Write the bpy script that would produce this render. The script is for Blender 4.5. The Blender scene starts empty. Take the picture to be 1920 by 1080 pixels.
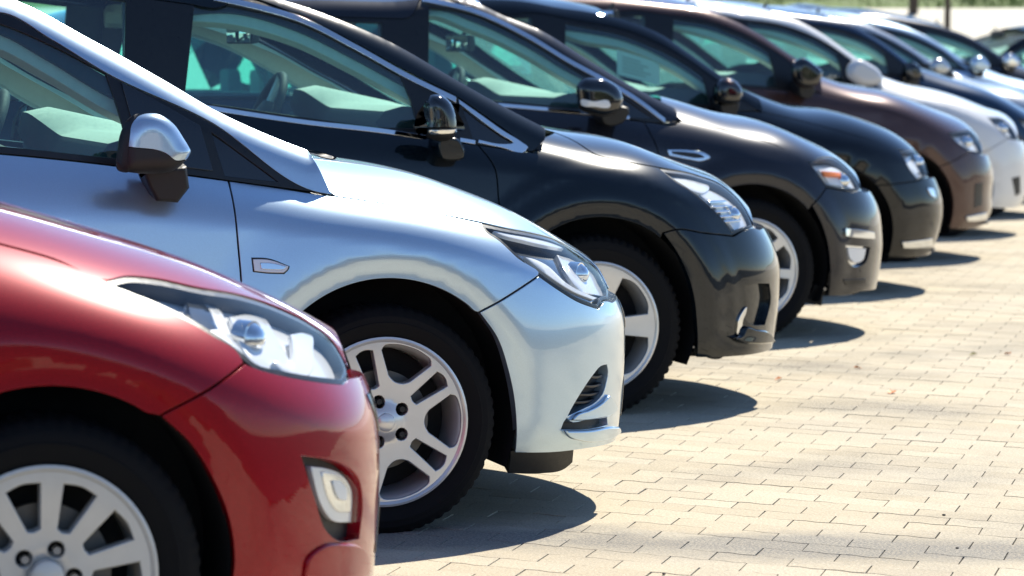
import bpy, bmesh, math, random
import numpy as np
from mathutils import Vector, Matrix
from mathutils.geometry import delaunay_2d_cdt
random.seed(7); rng = np.random.default_rng(7)
R = math.radians
scene = bpy.context.scene
COL = scene.collection

# ------------------------------------------------------------------ camera, sky, sun, exposure
YAW, PITCH = 16.0, 4.018                     # degrees right of +Y, degrees down
cam_data = bpy.data.cameras.new('camera'); cam = bpy.data.objects.new('camera', cam_data); COL.objects.link(cam)
cam.location = (0, 0, 1.30); cam.rotation_euler = (R(90-PITCH), 0, R(-YAW))
cam_data.sensor_width = 36; cam_data.lens = 119.06; cam_data.clip_start = .1; cam_data.clip_end = 2000
cam_data.dof.use_dof = True; cam_data.dof.focus_distance = 9.45; cam_data.dof.aperture_fstop = 5.6; cam_data.dof.aperture_blades = 0
scene.camera = cam

SUN_EL, SUN_AZ = 48.0, 38.0                  # elevation; azimuth from +Y toward +X
world = bpy.data.worlds.new('World'); scene.world = world; world.use_nodes = True
wn = world.node_tree; wn.nodes.clear()
sky = wn.nodes.new('ShaderNodeTexSky'); sky.sky_type = 'NISHITA'; sky.sun_disc = False
sky.sun_elevation = R(SUN_EL); sky.sun_rotation = R(SUN_AZ); sky.air_density = 1.0; sky.dust_density = 0.0; sky.ozone_density = 4.0; sky.altitude = 2000
bg = wn.nodes.new('ShaderNodeBackground'); bg.inputs[1].default_value = .115
wo = wn.nodes.new('ShaderNodeOutputWorld'); wn.links.new(sky.outputs[0], bg.inputs[0]); wn.links.new(bg.outputs[0], wo.inputs[0])
sun_data = bpy.data.lights.new('sun', 'SUN'); sun_data.energy = 4.9; sun_data.angle = R(.53); sun_data.color = (1, .93, .80)
sun = bpy.data.objects.new('sun', sun_data); COL.objects.link(sun)
_s = Vector((math.sin(R(SUN_AZ))*math.cos(R(SUN_EL)), math.cos(R(SUN_AZ))*math.cos(R(SUN_EL)), math.sin(R(SUN_EL))))
sun.rotation_euler = _s.to_track_quat('Z', 'Y').to_euler()
scene.view_settings.view_transform = 'Standard'; scene.view_settings.look = 'None'
scene.view_settings.exposure = 0.6; scene.view_settings.gamma = 1.0; scene.view_settings.use_curve_mapping = False
scene.render.engine = 'CYCLES'; scene.cycles.max_bounces = 10; scene.cycles.transparent_max_bounces = 16
scene.cycles.use_denoising = True; scene.cycles.sample_clamp_indirect = 8; scene.cycles.caustics_reflective = False; scene.cycles.caustics_refractive = False

# ------------------------------------------------------------------ materials
MAT = {}
def new_mat(name):
    m = bpy.data.materials.new(name); m.use_nodes = True; MAT[name] = m
    return m, m.node_tree, m.node_tree.nodes['Principled BSDF']
def principled(name, col, rough=.5, metal=0., coat=0., spec=.5, noise=0., nscale=40., bump=0., bscale=300., emit=None):
    m, nt, b = new_mat(name)
    b.inputs['Base Color'].default_value = (*col, 1); b.inputs['Roughness'].default_value = rough; b.inputs['Metallic'].default_value = metal
    b.inputs['Coat Weight'].default_value = coat; b.inputs['Coat Roughness'].default_value = .02; b.inputs['Specular IOR Level'].default_value = spec
    tc = nt.nodes.new('ShaderNodeTexCoord')
    if noise:
        n = nt.nodes.new('ShaderNodeTexNoise'); n.inputs['Scale'].default_value = nscale; n.inputs['Detail'].default_value = 4
        nt.links.new(tc.outputs['Object'], n.inputs['Vector'])
        mx = nt.nodes.new('ShaderNodeMix'); mx.data_type = 'RGBA'; nt.links.new(n.outputs[0], mx.inputs[0])
        mx.inputs[6].default_value = (*[c*(1-noise) for c in col], 1); mx.inputs[7].default_value = (*[min(1, c*(1+noise)) for c in col], 1)
        nt.links.new(mx.outputs[2], b.inputs['Base Color'])
        mr = nt.nodes.new('ShaderNodeMapRange'); mr.inputs[3].default_value = max(0, rough-.12*min(1, noise*3)); mr.inputs[4].default_value = min(1, rough+.12*min(1, noise*3))
        nt.links.new(n.outputs[0], mr.inputs[0]); nt.links.new(mr.outputs[0], b.inputs['Roughness'])
    if bump:
        n2 = nt.nodes.new('ShaderNodeTexNoise'); n2.inputs['Scale'].default_value = bscale; n2.inputs['Detail'].default_value = 3
        nt.links.new(tc.outputs['Object'], n2.inputs['Vector'])
        bp = nt.nodes.new('ShaderNodeBump'); bp.inputs['Strength'].default_value = bump; bp.inputs['Distance'].default_value = .002
        nt.links.new(n2.outputs[0], bp.inputs['Height']); nt.links.new(bp.outputs[0], b.inputs['Normal'])
    if emit:
        b.inputs['Emission Color'].default_value = (*emit[:3], 1); b.inputs['Emission Strength'].default_value = emit[3]
    return m
def paint(name, col, metal=.35, rough=.38, flake=.12, coat=1.0, ior=1.45, dust=.006, spec=.4):
    """metallic base with fine flakes and slight film of dust under a clear coat"""
    m, nt, b = new_mat(name)
    b.inputs['Metallic'].default_value = metal; b.inputs['Roughness'].default_value = rough; b.inputs['Specular IOR Level'].default_value = spec
    b.inputs['Coat Weight'].default_value = coat; b.inputs['Coat Roughness'].default_value = .025; b.inputs['Coat IOR'].default_value = ior
    tc = nt.nodes.new('ShaderNodeTexCoord')
    v = nt.nodes.new('ShaderNodeTexVoronoi'); v.inputs['Scale'].default_value = 900; nt.links.new(tc.outputs['Object'], v.inputs['Vector'])
    sep = nt.nodes.new('ShaderNodeSeparateColor'); nt.links.new(v.outputs['Color'], sep.inputs[0])
    mx = nt.nodes.new('ShaderNodeMix'); mx.data_type = 'RGBA'; nt.links.new(sep.outputs[0], mx.inputs[0])
    mx.inputs[6].default_value = (*[c*(1-flake) for c in col], 1); mx.inputs[7].default_value = (*[min(1, c*(1+flake)) for c in col], 1)
    n = nt.nodes.new('ShaderNodeTexNoise'); n.inputs['Scale'].default_value = 5; n.inputs['Detail'].default_value = 8; n.inputs['Roughness'].default_value = .7
    nt.links.new(tc.outputs['Object'], n.inputs['Vector'])
    ram = nt.nodes.new('ShaderNodeMapRange'); ram.inputs[1].default_value = .45; ram.inputs[2].default_value = .9; ram.inputs[4].default_value = dust
    nt.links.new(n.outputs[0], ram.inputs[0])
    mx2 = nt.nodes.new('ShaderNodeMix'); mx2.data_type = 'RGBA'; nt.links.new(ram.outputs[0], mx2.inputs[0])
    nt.links.new(mx.outputs[2], mx2.inputs[6]); mx2.inputs[7].default_value = (.42, .38, .32, 1)
    nt.links.new(mx2.outputs[2], b.inputs['Base Color'])
    cr = nt.nodes.new('ShaderNodeMapRange'); cr.inputs[1].default_value = .4; cr.inputs[2].default_value = .9; cr.inputs[3].default_value = .004; cr.inputs[4].default_value = .03
    nt.links.new(n.outputs[0], cr.inputs[0]); nt.links.new(cr.outputs[0], b.inputs['Coat Roughness'])
    return m
def glass(name, tint, refl=1.0, dust=.04, milky=False, rmax=1.0):
    m = bpy.data.materials.new(name); m.use_nodes = True; MAT[name] = m; nt = m.node_tree; nt.nodes.clear()
    out = nt.nodes.new('ShaderNodeOutputMaterial'); tr = nt.nodes.new('ShaderNodeBsdfTransparent'); tr.inputs[0].default_value = (*tint, 1)
    gl = nt.nodes.new('ShaderNodeBsdfGlossy'); gl.inputs['Roughness'].default_value = .01; gl.inputs[0].default_value = (.95, 1, 1, 1)
    lw = nt.nodes.new('ShaderNodeLayerWeight'); lw.inputs[0].default_value = .5            # facing term is the same from both sides of a thin pane
    pw = nt.nodes.new('ShaderNodeMath'); pw.operation = 'POWER'; pw.inputs[1].default_value = 5; nt.links.new(lw.outputs['Facing'], pw.inputs[0])
    ma = nt.nodes.new('ShaderNodeMapRange'); ma.inputs[3].default_value = .042*refl; ma.inputs[4].default_value = .3 if milky else rmax; nt.links.new(pw.outputs[0], ma.inputs[0])
    mx = nt.nodes.new('ShaderNodeMixShader'); nt.links.new(ma.outputs[0], mx.inputs[0]); nt.links.new(tr.outputs[0], mx.inputs[1]); nt.links.new(gl.outputs[0], mx.inputs[2])
    df = nt.nodes.new('ShaderNodeBsdfDiffuse'); df.inputs[0].default_value = (.6, .6, .55, 1)
    tc = nt.nodes.new('ShaderNodeTexCoord'); n = nt.nodes.new('ShaderNodeTexNoise'); n.inputs['Scale'].default_value = 120; n.inputs['Detail'].default_value = 6
    nt.links.new(tc.outputs['Object'], n.inputs['Vector'])
    mr = nt.nodes.new('ShaderNodeMapRange'); mr.inputs[1].default_value = .48; mr.inputs[2].default_value = .75; mr.inputs[3].default_value = dust*(.5 if milky else .15); mr.inputs[4].default_value = dust
    nt.links.new(n.outputs[0], mr.inputs[0])
    mx2 = nt.nodes.new('ShaderNodeMixShader'); nt.links.new(mr.outputs[0], mx2.inputs[0]); nt.links.new(mx.outputs[0], mx2.inputs[1]); nt.links.new(df.outputs[0], mx2.inputs[2])
    if milky:                                                # sunlit film of dust on a windscreen glows from inside as well
        tl = nt.nodes.new('ShaderNodeBsdfTranslucent'); tl.inputs[0].default_value = (.34, .74, .68, 1); m3 = nt.nodes.new('ShaderNodeMixShader'); m3.inputs[0].default_value = .6
        nt.links.new(df.outputs[0], m3.inputs[1]); nt.links.new(tl.outputs[0], m3.inputs[2]); nt.links.new(m3.outputs[0], mx2.inputs[2])
    nt.links.new(mx2.outputs[0], out.inputs[0])
    return m
paint('paint_silver', (.52, .68, .82), .72, .30, .05, ior=1.85)
paint('paint_red', (.33, .001, .009), .10, .30, .25, ior=1.42, spec=.1)
paint('paint_slate', (.005, .010, .015), .10, .22, .5, ior=1.5, spec=.05)
paint('paint_graphite', (.018, .020, .028), .35, .24, .5, ior=1.48, spec=.1)
paint('paint_black', (.003, .005, .008), .0, .25, .4, ior=1.52, spec=.0)
paint('paint_brown', (.080, .042, .036), .35, .24, .4, ior=1.48, spec=.1)
paint('paint_white', (.72, .74, .76), .0, .4, .02, ior=1.5)
paint('paint_blue', (.006, .025, .065), .2, .25, .4, ior=1.5, spec=.1)
paint('paint_pale', (.58, .61, .63), .7, .22, .1)
glass('side_glass', (.64, 1.0, .95), 2.6, .03)
glass('screen_glass', (.80, .95, .92), 1.2, .46, True)
glass('clear_lens', (.98, .99, .99), .5, .01, False, .45)
principled('black_trim', (.012, .013, .015), .32, spec=.5, noise=.3, nscale=60)
principled('gloss_black', (.006, .007, .009), .06, coat=1)
principled('black_plastic', (.010, .0105, .012), .5, noise=.3, nscale=80, bump=.25, bscale=900)
principled('well_black', (.008, .008, .009), .85, noise=.3)
principled('chrome', (.82, .84, .86), .07, 1.0)
principled('satin_silver', (.78, .78, .77), .26, .5, coat=.4, noise=.05, nscale=30)
principled('cover_silver', (.72, .70, .66), .40, .25, coat=.3, noise=.08, nscale=25)
principled('brake_grey', (.16, .15, .14), .5, .8, noise=.3)
principled('tyre_rubber', (.007, .007, .008), .80, spec=.22, noise=.35, nscale=25, bump=.3, bscale=500)
principled('lamp_dark', (.035, .045, .06), .15, .3, coat=1)
principled('lamp_bowl', (.86, .88, .90), .22, .18, coat=.6)
principled('lamp_white', (.88, .90, .92), .2, .0, coat=.6)
principled('amber', (.85, .22, .03), .25)
principled('dash_dark', (.05, .052, .055), .7, noise=.25, nscale=50, bump=.3, bscale=800)
principled('dash_light', (.64, .61, .52), .75, noise=.1, nscale=50, bump=.2, bscale=800)
principled('trim_light', (.58, .56, .50), .8, noise=.1)
principled('seat_dark', (.22, .22, .22), .85, noise=.3, nscale=90, bump=.4, bscale=400)
principled('lining_grey', (.42, .42, .38), .85, noise=.15)
principled('mirror_glass', (.8, .85, .9), .02, 1.0)
principled('sticker_green', (.30, .62, .30), .6)
principled('paper_white', (.75, .76, .72), .7)

# ------------------------------------------------------------------ curves and the body surface
def spl(pts):
    """natural cubic spline through (x, y) control points, linear outside"""
    pts = sorted(pts); xs = np.array([p[0] for p in pts], float); ys = np.array([p[1] for p in pts], float)
    n = len(xs)
    if n == 2:
        s = (ys[1]-ys[0])/(xs[1]-xs[0]); return lambda x: ys[0]+s*(np.asarray(x, float)-xs[0])
    h = np.diff(xs); A = np.zeros((n, n)); b = np.zeros(n); A[0, 0] = A[-1, -1] = 1
    for i in range(1, n-1):
        A[i, i-1] = h[i-1]; A[i, i] = 2*(h[i-1]+h[i]); A[i, i+1] = h[i]
        b[i] = 6*((ys[i+1]-ys[i])/h[i]-(ys[i]-ys[i-1])/h[i-1])
    m = np.linalg.solve(A, b)
    s0 = (ys[1]-ys[0])/h[0]-h[0]*(2*m[0]+m[1])/6; s1 = (ys[-1]-ys[-2])/h[-1]+h[-1]*(m[-2]+2*m[-1])/6
    def f(x):
        x = np.asarray(x, float); i = np.clip(np.searchsorted(xs, x)-1, 0, n-2); d = x-xs[i]; hh = h[i]
        c = (ys[i+1]-ys[i])/hh-hh*(2*m[i]+m[i+1])/6
        y = ys[i]+c*d+m[i]/2*d*d+(m[i+1]-m[i])/(6*hh)*d**3
        y = np.where(x < xs[0], ys[0]+s0*(x-xs[0]), y)
        return np.where(x > xs[-1], ys[-1]+s1*(x-xs[-1]), y)
    return f

def lin(pts):
    xs = np.array([p[0] for p in pts], float); ys = np.array([p[1] for p in pts], float)
    o = np.argsort(xs); xs = xs[o]; ys = ys[o]
    return lambda x: np.interp(x, xs, ys)

def sstep(a, b, x):
    t = np.clip((np.asarray(x, float)-a)/(b-a), 0, 1); return t*t*(3-2*t)

def polydist(x, z, poly):
    """distance from points to an open polyline"""
    P = np.stack([np.ravel(x), np.ravel(z)], -1); poly = np.asarray([p[:2] for p in poly], float)
    A = poly[:-1]; D = np.diff(poly, axis=0); L = np.sum(D*D, 1)+1e-12; best = np.empty(len(P))
    for i in range(0, len(P), 400):
        Q = P[i:i+400, None, :]-A[None]; t = np.clip((Q[..., 0]*D[:, 0]+Q[..., 1]*D[:, 1])/L, 0, 1)
        ex = Q[..., 0]-t*D[:, 0]; ez = Q[..., 1]-t*D[:, 1]; best[i:i+400] = np.sqrt((ex*ex+ez*ez).min(1))
    return best.reshape(np.shape(x))

class Body:
    """side surface of a car: half width Y(x, z); x forward from the front axle, z up, metres"""
    def __init__(s, d):
        s.d = d; s.w = d['w']; s.prof = spl(d['prof']); s.Xn0 = spl(d['nose']); s.Zt0 = spl(d['hoodline'])
        s.zs0 = spl(d['shoulder']); s.xc = d.get('xc', 0.0); s.p = d.get('p', 3.0); s.q = d.get('q', 2.2)
        s.p2 = d.get('p2', 2.0); s.q2 = d.get('q2', 3.0); s.xr = d.get('tail', -3.45); s.xcr = s.xr+.9
        s.belt = spl(d['belt']); s.k = d.get('tumble', .22); s.k2 = d.get('tumble2', .22)
        s.sil = smooth_line(d['sil'], .03); s.roll = d.get('roll', .07)
    def zt(s, x): return s.Zt0(x)
    def zs(s, x): return np.minimum(s.zs0(x), s.Zt0(x)-.05)
    def xn(s, z): return np.maximum(s.Xn0(z), s.xc+.2)
    def base(s, x, z):
        b = s.w-s.prof(z)
        for (cx, cz, r1, r2, a) in s.d.get('flares', ()):
            r = np.hypot(x-cx, z-cz); b = b+a*(1-sstep(r1, r2, r))*sstep(.12, .3, z)
        for (cx, cz, sx, sz, a) in s.d.get('bumps', ()):
            b = b+a*np.exp(-((x-cx)/sx)**2-((z-cz)/sz)**2)
        for (line, up, dn, a) in s.d.get('creases', ()):
            f = lin(line); d = z-f(x); x0, x1 = line[0][0], line[-1][0]
            fade = sstep(x0, x0+.25, x)*(1-sstep(x1-.25, x1, x))
            b = b+a*fade*np.where(d > 0, np.exp(-d/up), np.exp(d/dn))
        return b
    def fac(s, x, z):
        t = np.clip((x-s.xc)/(s.xn(z)-s.xc), 0, 1); tr = np.clip((s.xcr-x)/(s.xcr-s.xr), 0, 1)
        zs = s.zs(x); v = np.clip((z-zs)/(s.zt(x)-zs), 0, 1)
        return 1-t**s.p, 1-tr**3.2, 1-v**s.p2
    def Y(s, x, z):
        x = np.asarray(x, float); z = np.asarray(z, float)
        A, R, B = s.fac(x, z)
        return s.base(x, z)*np.maximum(A, 0)**(1/s.q)*np.maximum(R, 0)**(1/2.4)*np.maximum(B, 0)**(1/s.q2)
    def N(s, x, z):
        """outward normal (x, outward y, z)"""
        h = 2e-3; A, R, B = s.fac(x, z); b = s.base(x, z); Y = s.Y(x, z); e = 1e-5
        A = np.maximum(A, e); R = np.maximum(R, e); B = np.maximum(B, e); out = []
        for dx, dz in ((h, 0), (0, h)):
            A1, R1, B1 = s.fac(x+dx, z+dz); A0, R0, B0 = s.fac(x-dx, z-dz)
            db = (s.base(x+dx, z+dz)-s.base(x-dx, z-dz))/(2*h)
            g = db/b*A*R*B+(A1-A0)/(2*h)/s.q*R*B+(R1-R0)/(2*h)/2.4*A*B+(B1-B0)/(2*h)/s.q2*A*R
            out.append(-Y*g)
        n = np.stack([out[0], A*R*B, out[1]], -1)
        return n/np.maximum(np.linalg.norm(n, axis=-1, keepdims=True), 1e-9)
    def Yg(s, x, z):
        x = np.asarray(x, float); z = np.asarray(z, float); zb = s.belt(x); h = np.maximum(z-zb, -.1)
        d = polydist(x, z, s.sil[::2] if len(s.sil) % 2 else np.vstack([s.sil[::2], s.sil[-1:]]))
        over = z > np.interp(-x, -s.sil[:, 0], s.sil[:, 1]); d = np.clip(np.where(over, -d, d), -.02, s.roll)/s.roll
        y = s.Y(x, zb)-s.k*h-s.k2*h*np.abs(h)
        return y-s.roll*.62*(1-d)**2.3
    def Ng(s, x, z):
        h = 3e-3
        gx = (s.Yg(x+h, z)-s.Yg(x-h, z))/(2*h); gz = (s.Yg(x, z+h)-s.Yg(x, z-h))/(2*h)
        n = np.stack([-gx, np.ones_like(gx), -gz], -1)
        return n/np.linalg.norm(n, axis=-1, keepdims=True)

def smooth_line(pts, step=.02, closed=False):
    """Catmull-Rom through points; a third element marks a sharp corner"""
    n = len(pts); P = [np.array(p[:2], float) for p in pts]; C = [len(p) > 2 for p in pts]; out = []
    segs = n if closed else n-1
    for i in range(segs):
        a, b = P[i], P[(i+1) % n]
        p0 = a if (C[i] or (not closed and i == 0)) else P[i-1]
        p3 = b if (C[(i+1) % n] or (not closed and i == n-2)) else P[(i+2) % n]
        L = np.linalg.norm(b-a)
        if L > 5 or L < 1e-6:
            out.append(a); continue
        d0 = max(np.linalg.norm(a-p0), 1e-9); d3 = max(np.linalg.norm(p3-b), 1e-9)
        m0 = (b-a)/L if p0 is a else ((a-p0)/d0*L+(b-a)/L*d0)/(d0+L)
        m1 = (b-a)/L if p3 is b else ((b-a)/L*d3+(p3-b)/d3*L)/(d3+L)
        k = max(1, int(math.ceil(L/step)))
        for j in range(k):
            t = j/k; h00 = 2*t**3-3*t*t+1; h10 = t**3-2*t*t+t; h01 = -2*t**3+3*t*t; h11 = t**3-t*t
            out.append(h00*a+h10*L*m0+h01*b+h11*L*m1)
    if not closed: out.append(P[-1])
    return np.array(out)

# ------------------------------------------------------------------ mesh helpers
def obj_from(name, V, F, mat, parent=None, normals=None, smooth=True):
    me = bpy.data.meshes.new(name); me.from_pydata([tuple(map(float, v)) for v in V], [], [tuple(map(int, f)) for f in F])
    me.materials.append(MAT[mat])
    if smooth: me.shade_smooth()
    if normals is not None: me.normals_split_custom_set_from_vertices([tuple(map(float, n)) for n in normals])
    o = bpy.data.objects.new(name, me); COL.objects.link(o)
    if parent is not None: o.parent = parent
    return o
def empty(name, parent=None, loc=(0, 0, 0)):
    o = bpy.data.objects.new(name, None); o.empty_display_size = .2; COL.objects.link(o); o.location = loc
    if parent is not None: o.parent = parent
    return o
def copy_tree(o, parent=None):
    c = o.copy(); COL.objects.link(c); c.parent = parent
    for ch in list(o.children): copy_tree(ch, c)
    return c
def tag(o, label=None, cat=None, group=None, kind=None):
    for k, v in (('label', label), ('category', cat), ('group', group), ('kind', kind)):
        if v: o[k] = v
    return o
def bm_obj(name, bm, mat, parent=None, smooth=True, angle=40):
    me = bpy.data.meshes.new(name); bmesh.ops.recalc_face_normals(bm, faces=bm.faces); bm.to_mesh(me); bm.free()
    me.materials.append(MAT[mat])
    if smooth:
        me.shade_smooth(); me.set_sharp_from_angle(angle=R(angle))
    o = bpy.data.objects.new(name, me); COL.objects.link(o)
    if parent is not None: o.parent = parent
    return o
def inside(P, poly):
    x, y = P[:, 0], P[:, 1]; r = np.zeros(len(P), bool); n = len(poly); j = n-1
    for i in range(n):
        xi, yi = poly[i]; xj, yj = poly[j]
        c = ((yi > y) != (yj > y)) & (x < (xj-xi)*(y-yi)/((yj-yi) if yj != yi else 1e-12)+xi)
        r ^= c; j = i
    return r
def offset(poly, g):
    """shrink (g > 0) a closed polygon"""
    P = np.asarray(poly); a = np.roll(P, 1, 0); b = np.roll(P, -1, 0)
    area = .5*np.sum(P[:, 0]*b[:, 1]-b[:, 0]*P[:, 1]); s = 1 if area > 0 else -1
    d1 = P-a; d2 = b-P
    n1 = np.stack([-d1[:, 1], d1[:, 0]], -1); n2 = np.stack([-d2[:, 1], d2[:, 0]], -1)
    n1 /= np.linalg.norm(n1, axis=1)[:, None]+1e-12; n2 /= np.linalg.norm(n2, axis=1)[:, None]+1e-12
    m = n1+n2; L = np.linalg.norm(m, axis=1)[:, None]; m = m/np.maximum(L, .3)
    k = 1/np.maximum(np.sum(m*n1, axis=1), .5)
    return P+s*g*m*k[:, None]
class Side:
    """lift of the lower body; domain wraps round the nose"""
    def __init__(s, b): s.b = b; s.L = .62
    def to(s, P):
        x, z = P[:, 0], P[:, 1]; b = s.b
        t = np.clip((x-b.xc)/(b.xn(z)-b.xc), -9, 1); tr = np.clip((b.xcr-x)/(b.xcr-b.xr), 0, 1)
        u = np.where(t > 0, b.xc+s.L*np.arcsin(np.clip(t, 0, 1)), x)
        u = np.where(tr > 0, b.xcr-s.L*np.arcsin(tr), u)
        return np.stack([u, z], -1)
    def back(s, Q):
        u, z = Q[:, 0], Q[:, 1]; b = s.b
        x = np.where(u > b.xc, b.xc+(b.xn(z)-b.xc)*np.sin(np.clip((u-b.xc)/s.L, 0, math.pi/2)), u)
        x = np.where(u < b.xcr, b.xcr-(b.xcr-b.xr)*np.sin(np.clip((b.xcr-u)/s.L, 0, math.pi/2)), x)
        return np.stack([x, z], -1)
    def Y(s, x, z): return s.b.Y(x, z)
    def N(s, x, z): return s.b.N(x, z)
    def centre(s, Q):
        return (Q[:, 0] > s.b.xc+s.L*(math.pi/2-.03)) | (Q[:, 0] < s.b.xcr-s.L*(math.pi/2-.03))
class Top(Side):
    """lift of hood: domain is x and the angle over the shoulder"""
    def to(s, P):
        x, z = P[:, 0], P[:, 1]; b = s.b; zs = b.zs(x); v = np.clip((z-zs)/(b.zt(x)-zs), 0, 1)
        return np.stack([x, .75*np.arcsin(v)], -1)
    def back(s, Q):
        x, a = Q[:, 0], np.clip(Q[:, 1]/.75, 0, math.pi/2); b = s.b; zs = b.zs(x)
        return np.stack([x, zs+np.sin(a)*(b.zt(x)-zs)], -1)
    def centre(s, Q): return Q[:, 1] > .75*(math.pi/2-.03)
class Flat:
    def to(s, P): return P
    def back(s, Q): return Q
    def centre(s, Q): return np.zeros(len(Q), bool)
class Green(Flat):
    def __init__(s, b): s.b = b
    def Y(s, x, z): return s.b.Yg(x, z)
    def N(s, x, z): return s.b.Ng(x, z)
class Func(Flat):
    def __init__(s, f, h=1e-3): s.f = f; s.h = h
    def Y(s, x, z): return s.f(x, z)
    def N(s, x, z):
        h = s.h; gx = (s.f(x+h, z)-s.f(x-h, z))/(2*h); gz = (s.f(x, z+h)-s.f(x, z-h))/(2*h)
        n = np.stack([-gx, np.ones_like(gx), -gz], -1); return n/np.linalg.norm(n, axis=-1, keepdims=True)
def pillow(outline, y0, D, r):
    line = smooth_line([p[:2] for p in outline], .01, True); loop = np.vstack([line, line[:1]])
    def f(x, z):
        P = np.stack([np.ravel(x), np.ravel(z)], -1); d = polydist(P[:, 0], P[:, 1], loop); d = np.where(inside(P, line), d, 0)
        return (y0+D*np.sqrt(np.maximum(1-(1-np.minimum(d/r, 1))**2, 0))).reshape(np.shape(x))
    return Func(f, 3e-3)

def panel_data(surf, poly, holes=(), cell=.022, gap=.0018, cham=.0018, flange=.014, depth=0., tilt=0.):
    """triangulated, lifted panel with rounded edges; returns V (x, outward y, z), F, normals"""
    loops = []
    for k, pl_ in enumerate([poly]+list(holes)):
        pts = smooth_line(pl_, cell*.7, True)
        Q = surf.to(pts)
        keep = np.linalg.norm(Q-np.roll(Q, 1, 0), axis=1) > 5e-4; Q = Q[keep]
        # densify long steps created by the wrap
        out = []
        for a, b in zip(Q, np.roll(Q, -1, 0)):
            n = max(1, int(np.linalg.norm(b-a)/cell)); out += [a+(b-a)*i/n for i in range(n)]
        Q = np.array(out); sg = 1 if k == 0 else -1
        outer = offset(Q, sg*gap); inner = offset(Q, sg*(gap+cham))
        c = surf.centre(Q); outer[c] = Q[c]; inner[c] = Q[c]
        loops.append((outer, inner, c))
    big = loops[0][1]; lo = big.min(0); hi = big.max(0)
    gx = np.arange(lo[0], hi[0], cell); gy = np.arange(lo[1], hi[1], cell*.87)
    G = np.array([(x+(.5*cell if j % 2 else 0), y) for j, y in enumerate(gy) for x in gx]).reshape(-1, 2)
    if len(G):
        m = inside(G, big)
        for o_, i_, _ in loops[1:]: m &= ~inside(G, i_)
        G = G[m]
        for o_, i_, _ in loops:
            if len(G): G = G[polydist(G[:, 0], G[:, 1], np.vstack([i_, i_[:1]])) > cell*.45]
    verts = []; edges = []; rng_ = []
    for o_, i_, c in loops:
        s0 = len(verts); n = len(i_); verts += [Vector(p) for p in i_]; edges += [(s0+i, s0+(i+1) % n) for i in range(n)]; rng_.append((s0, n))
    verts += [Vector(p) for p in G]
    v2, e2, f2, ov, oe, of = delaunay_2d_cdt(verts, edges, [], 0, 1e-6)
    V2 = np.array([[v.x, v.y] for v in v2]); idx = {}; extra = []
    base = len(verts); remap = []
    allQ = [np.array([v.x, v.y]) for v in verts]
    for i, o in enumerate(ov):
        if o: remap.append(o[0])
        else: remap.append(len(allQ)); allQ.append(V2[i])
    F = np.array([[f[0], f[1], f[2]] for f in f2 if len(f) == 3])
    cen = V2[F].mean(1); m = inside(cen, big)
    for o_, i_, _ in loops[1:]: m &= ~inside(cen, i_)
    F = np.array(remap)[F[m]]
    Q = np.array(allQ); X = surf.back(Q)
    def lift(Q_, dep):
        X_ = surf.back(Q_); N = surf.N(X_[:, 0], X_[:, 1]); Y = surf.Y(X_[:, 0], X_[:, 1])
        if tilt: dep = (np.asarray(dep)+tilt*np.clip((Q_[:, 1]-lo[1])/max(hi[1]-lo[1], 1e-6), 0, 1))[:, None]
        return np.stack([X_[:, 0], Y, X_[:, 1]], -1)-N*dep, N
    V, N = lift(Q, depth); V = list(V); N = list(N)
    # orient: outward y positive means (x, z) ccw seen from +y is clockwise; fix by test
    VA = np.array(V); NA = np.array(N); e1 = VA[F[:, 1]]-VA[F[:, 0]]; e2 = VA[F[:, 2]]-VA[F[:, 0]]
    flip = np.sum(np.cross(e1, e2)*NA[F[:, 0]]) < 0
    F = [tuple(f[::-1]) if flip else tuple(f) for f in F]
    for (s0, n), (o_, i_, c) in zip(rng_, loops):
        B3, Nb = lift(o_, depth+cham); C3, _ = lift(o_, depth+flange); A3 = np.array(V[s0:s0+n])
        side = B3-(A3-Nb*cham); L = np.linalg.norm(side, axis=1)[:, None]; side = np.where(L > 1e-6, side/np.maximum(L, 1e-6), Nb)
        b0 = len(V); V += list(B3)+list(C3); N += list(side)+list(side)
        j = (np.arange(n)+1) % n; keep = ~(c & c[j]); W_ = side+Nb*.3
        for p0, P0, P1, P2, q0 in ((s0, A3, A3[j], B3[j], b0), (b0, B3, B3[j], C3[j], b0+n)):
            e1 = P1-P0; e2 = P2-P0
            cr = np.stack([e1[:, 1]*e2[:, 2]-e1[:, 2]*e2[:, 1], e1[:, 2]*e2[:, 0]-e1[:, 0]*e2[:, 2], e1[:, 0]*e2[:, 1]-e1[:, 1]*e2[:, 0]], -1)
            ok = np.sum(cr*W_, 1) >= 0
            for i in range(n):
                if keep[i]:
                    f = (p0+i, p0+int(j[i]), q0+int(j[i]), q0+i); F.append(f if ok[i] else f[::-1])
    return np.array(V), F, np.array(N)

def put_panel(name, mat, parent, data, sides='both'):
    """sides: near, far, both (two objects sharing a mesh) or join (one object made of both halves)"""
    V, F, N = data[:3]; Vn = V*np.array([1, -1, 1]); Nn = N*np.array([1, -1, 1]); Fn = [f[::-1] for f in F]
    if sides == 'join':
        k = len(V); return obj_from(name, np.vstack([Vn, V]), Fn+[tuple(i+k for i in f) for f in F], mat, parent, np.vstack([Nn, N]))
    o = obj_from(name, Vn, Fn, mat, parent, Nn)
    if sides == 'far': o.scale = (1, -1, 1)
    if sides == 'both':
        p = o.copy(); COL.objects.link(p); p.parent = parent; p.scale = (1, -1, 1)
        return o, p
    return o

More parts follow.
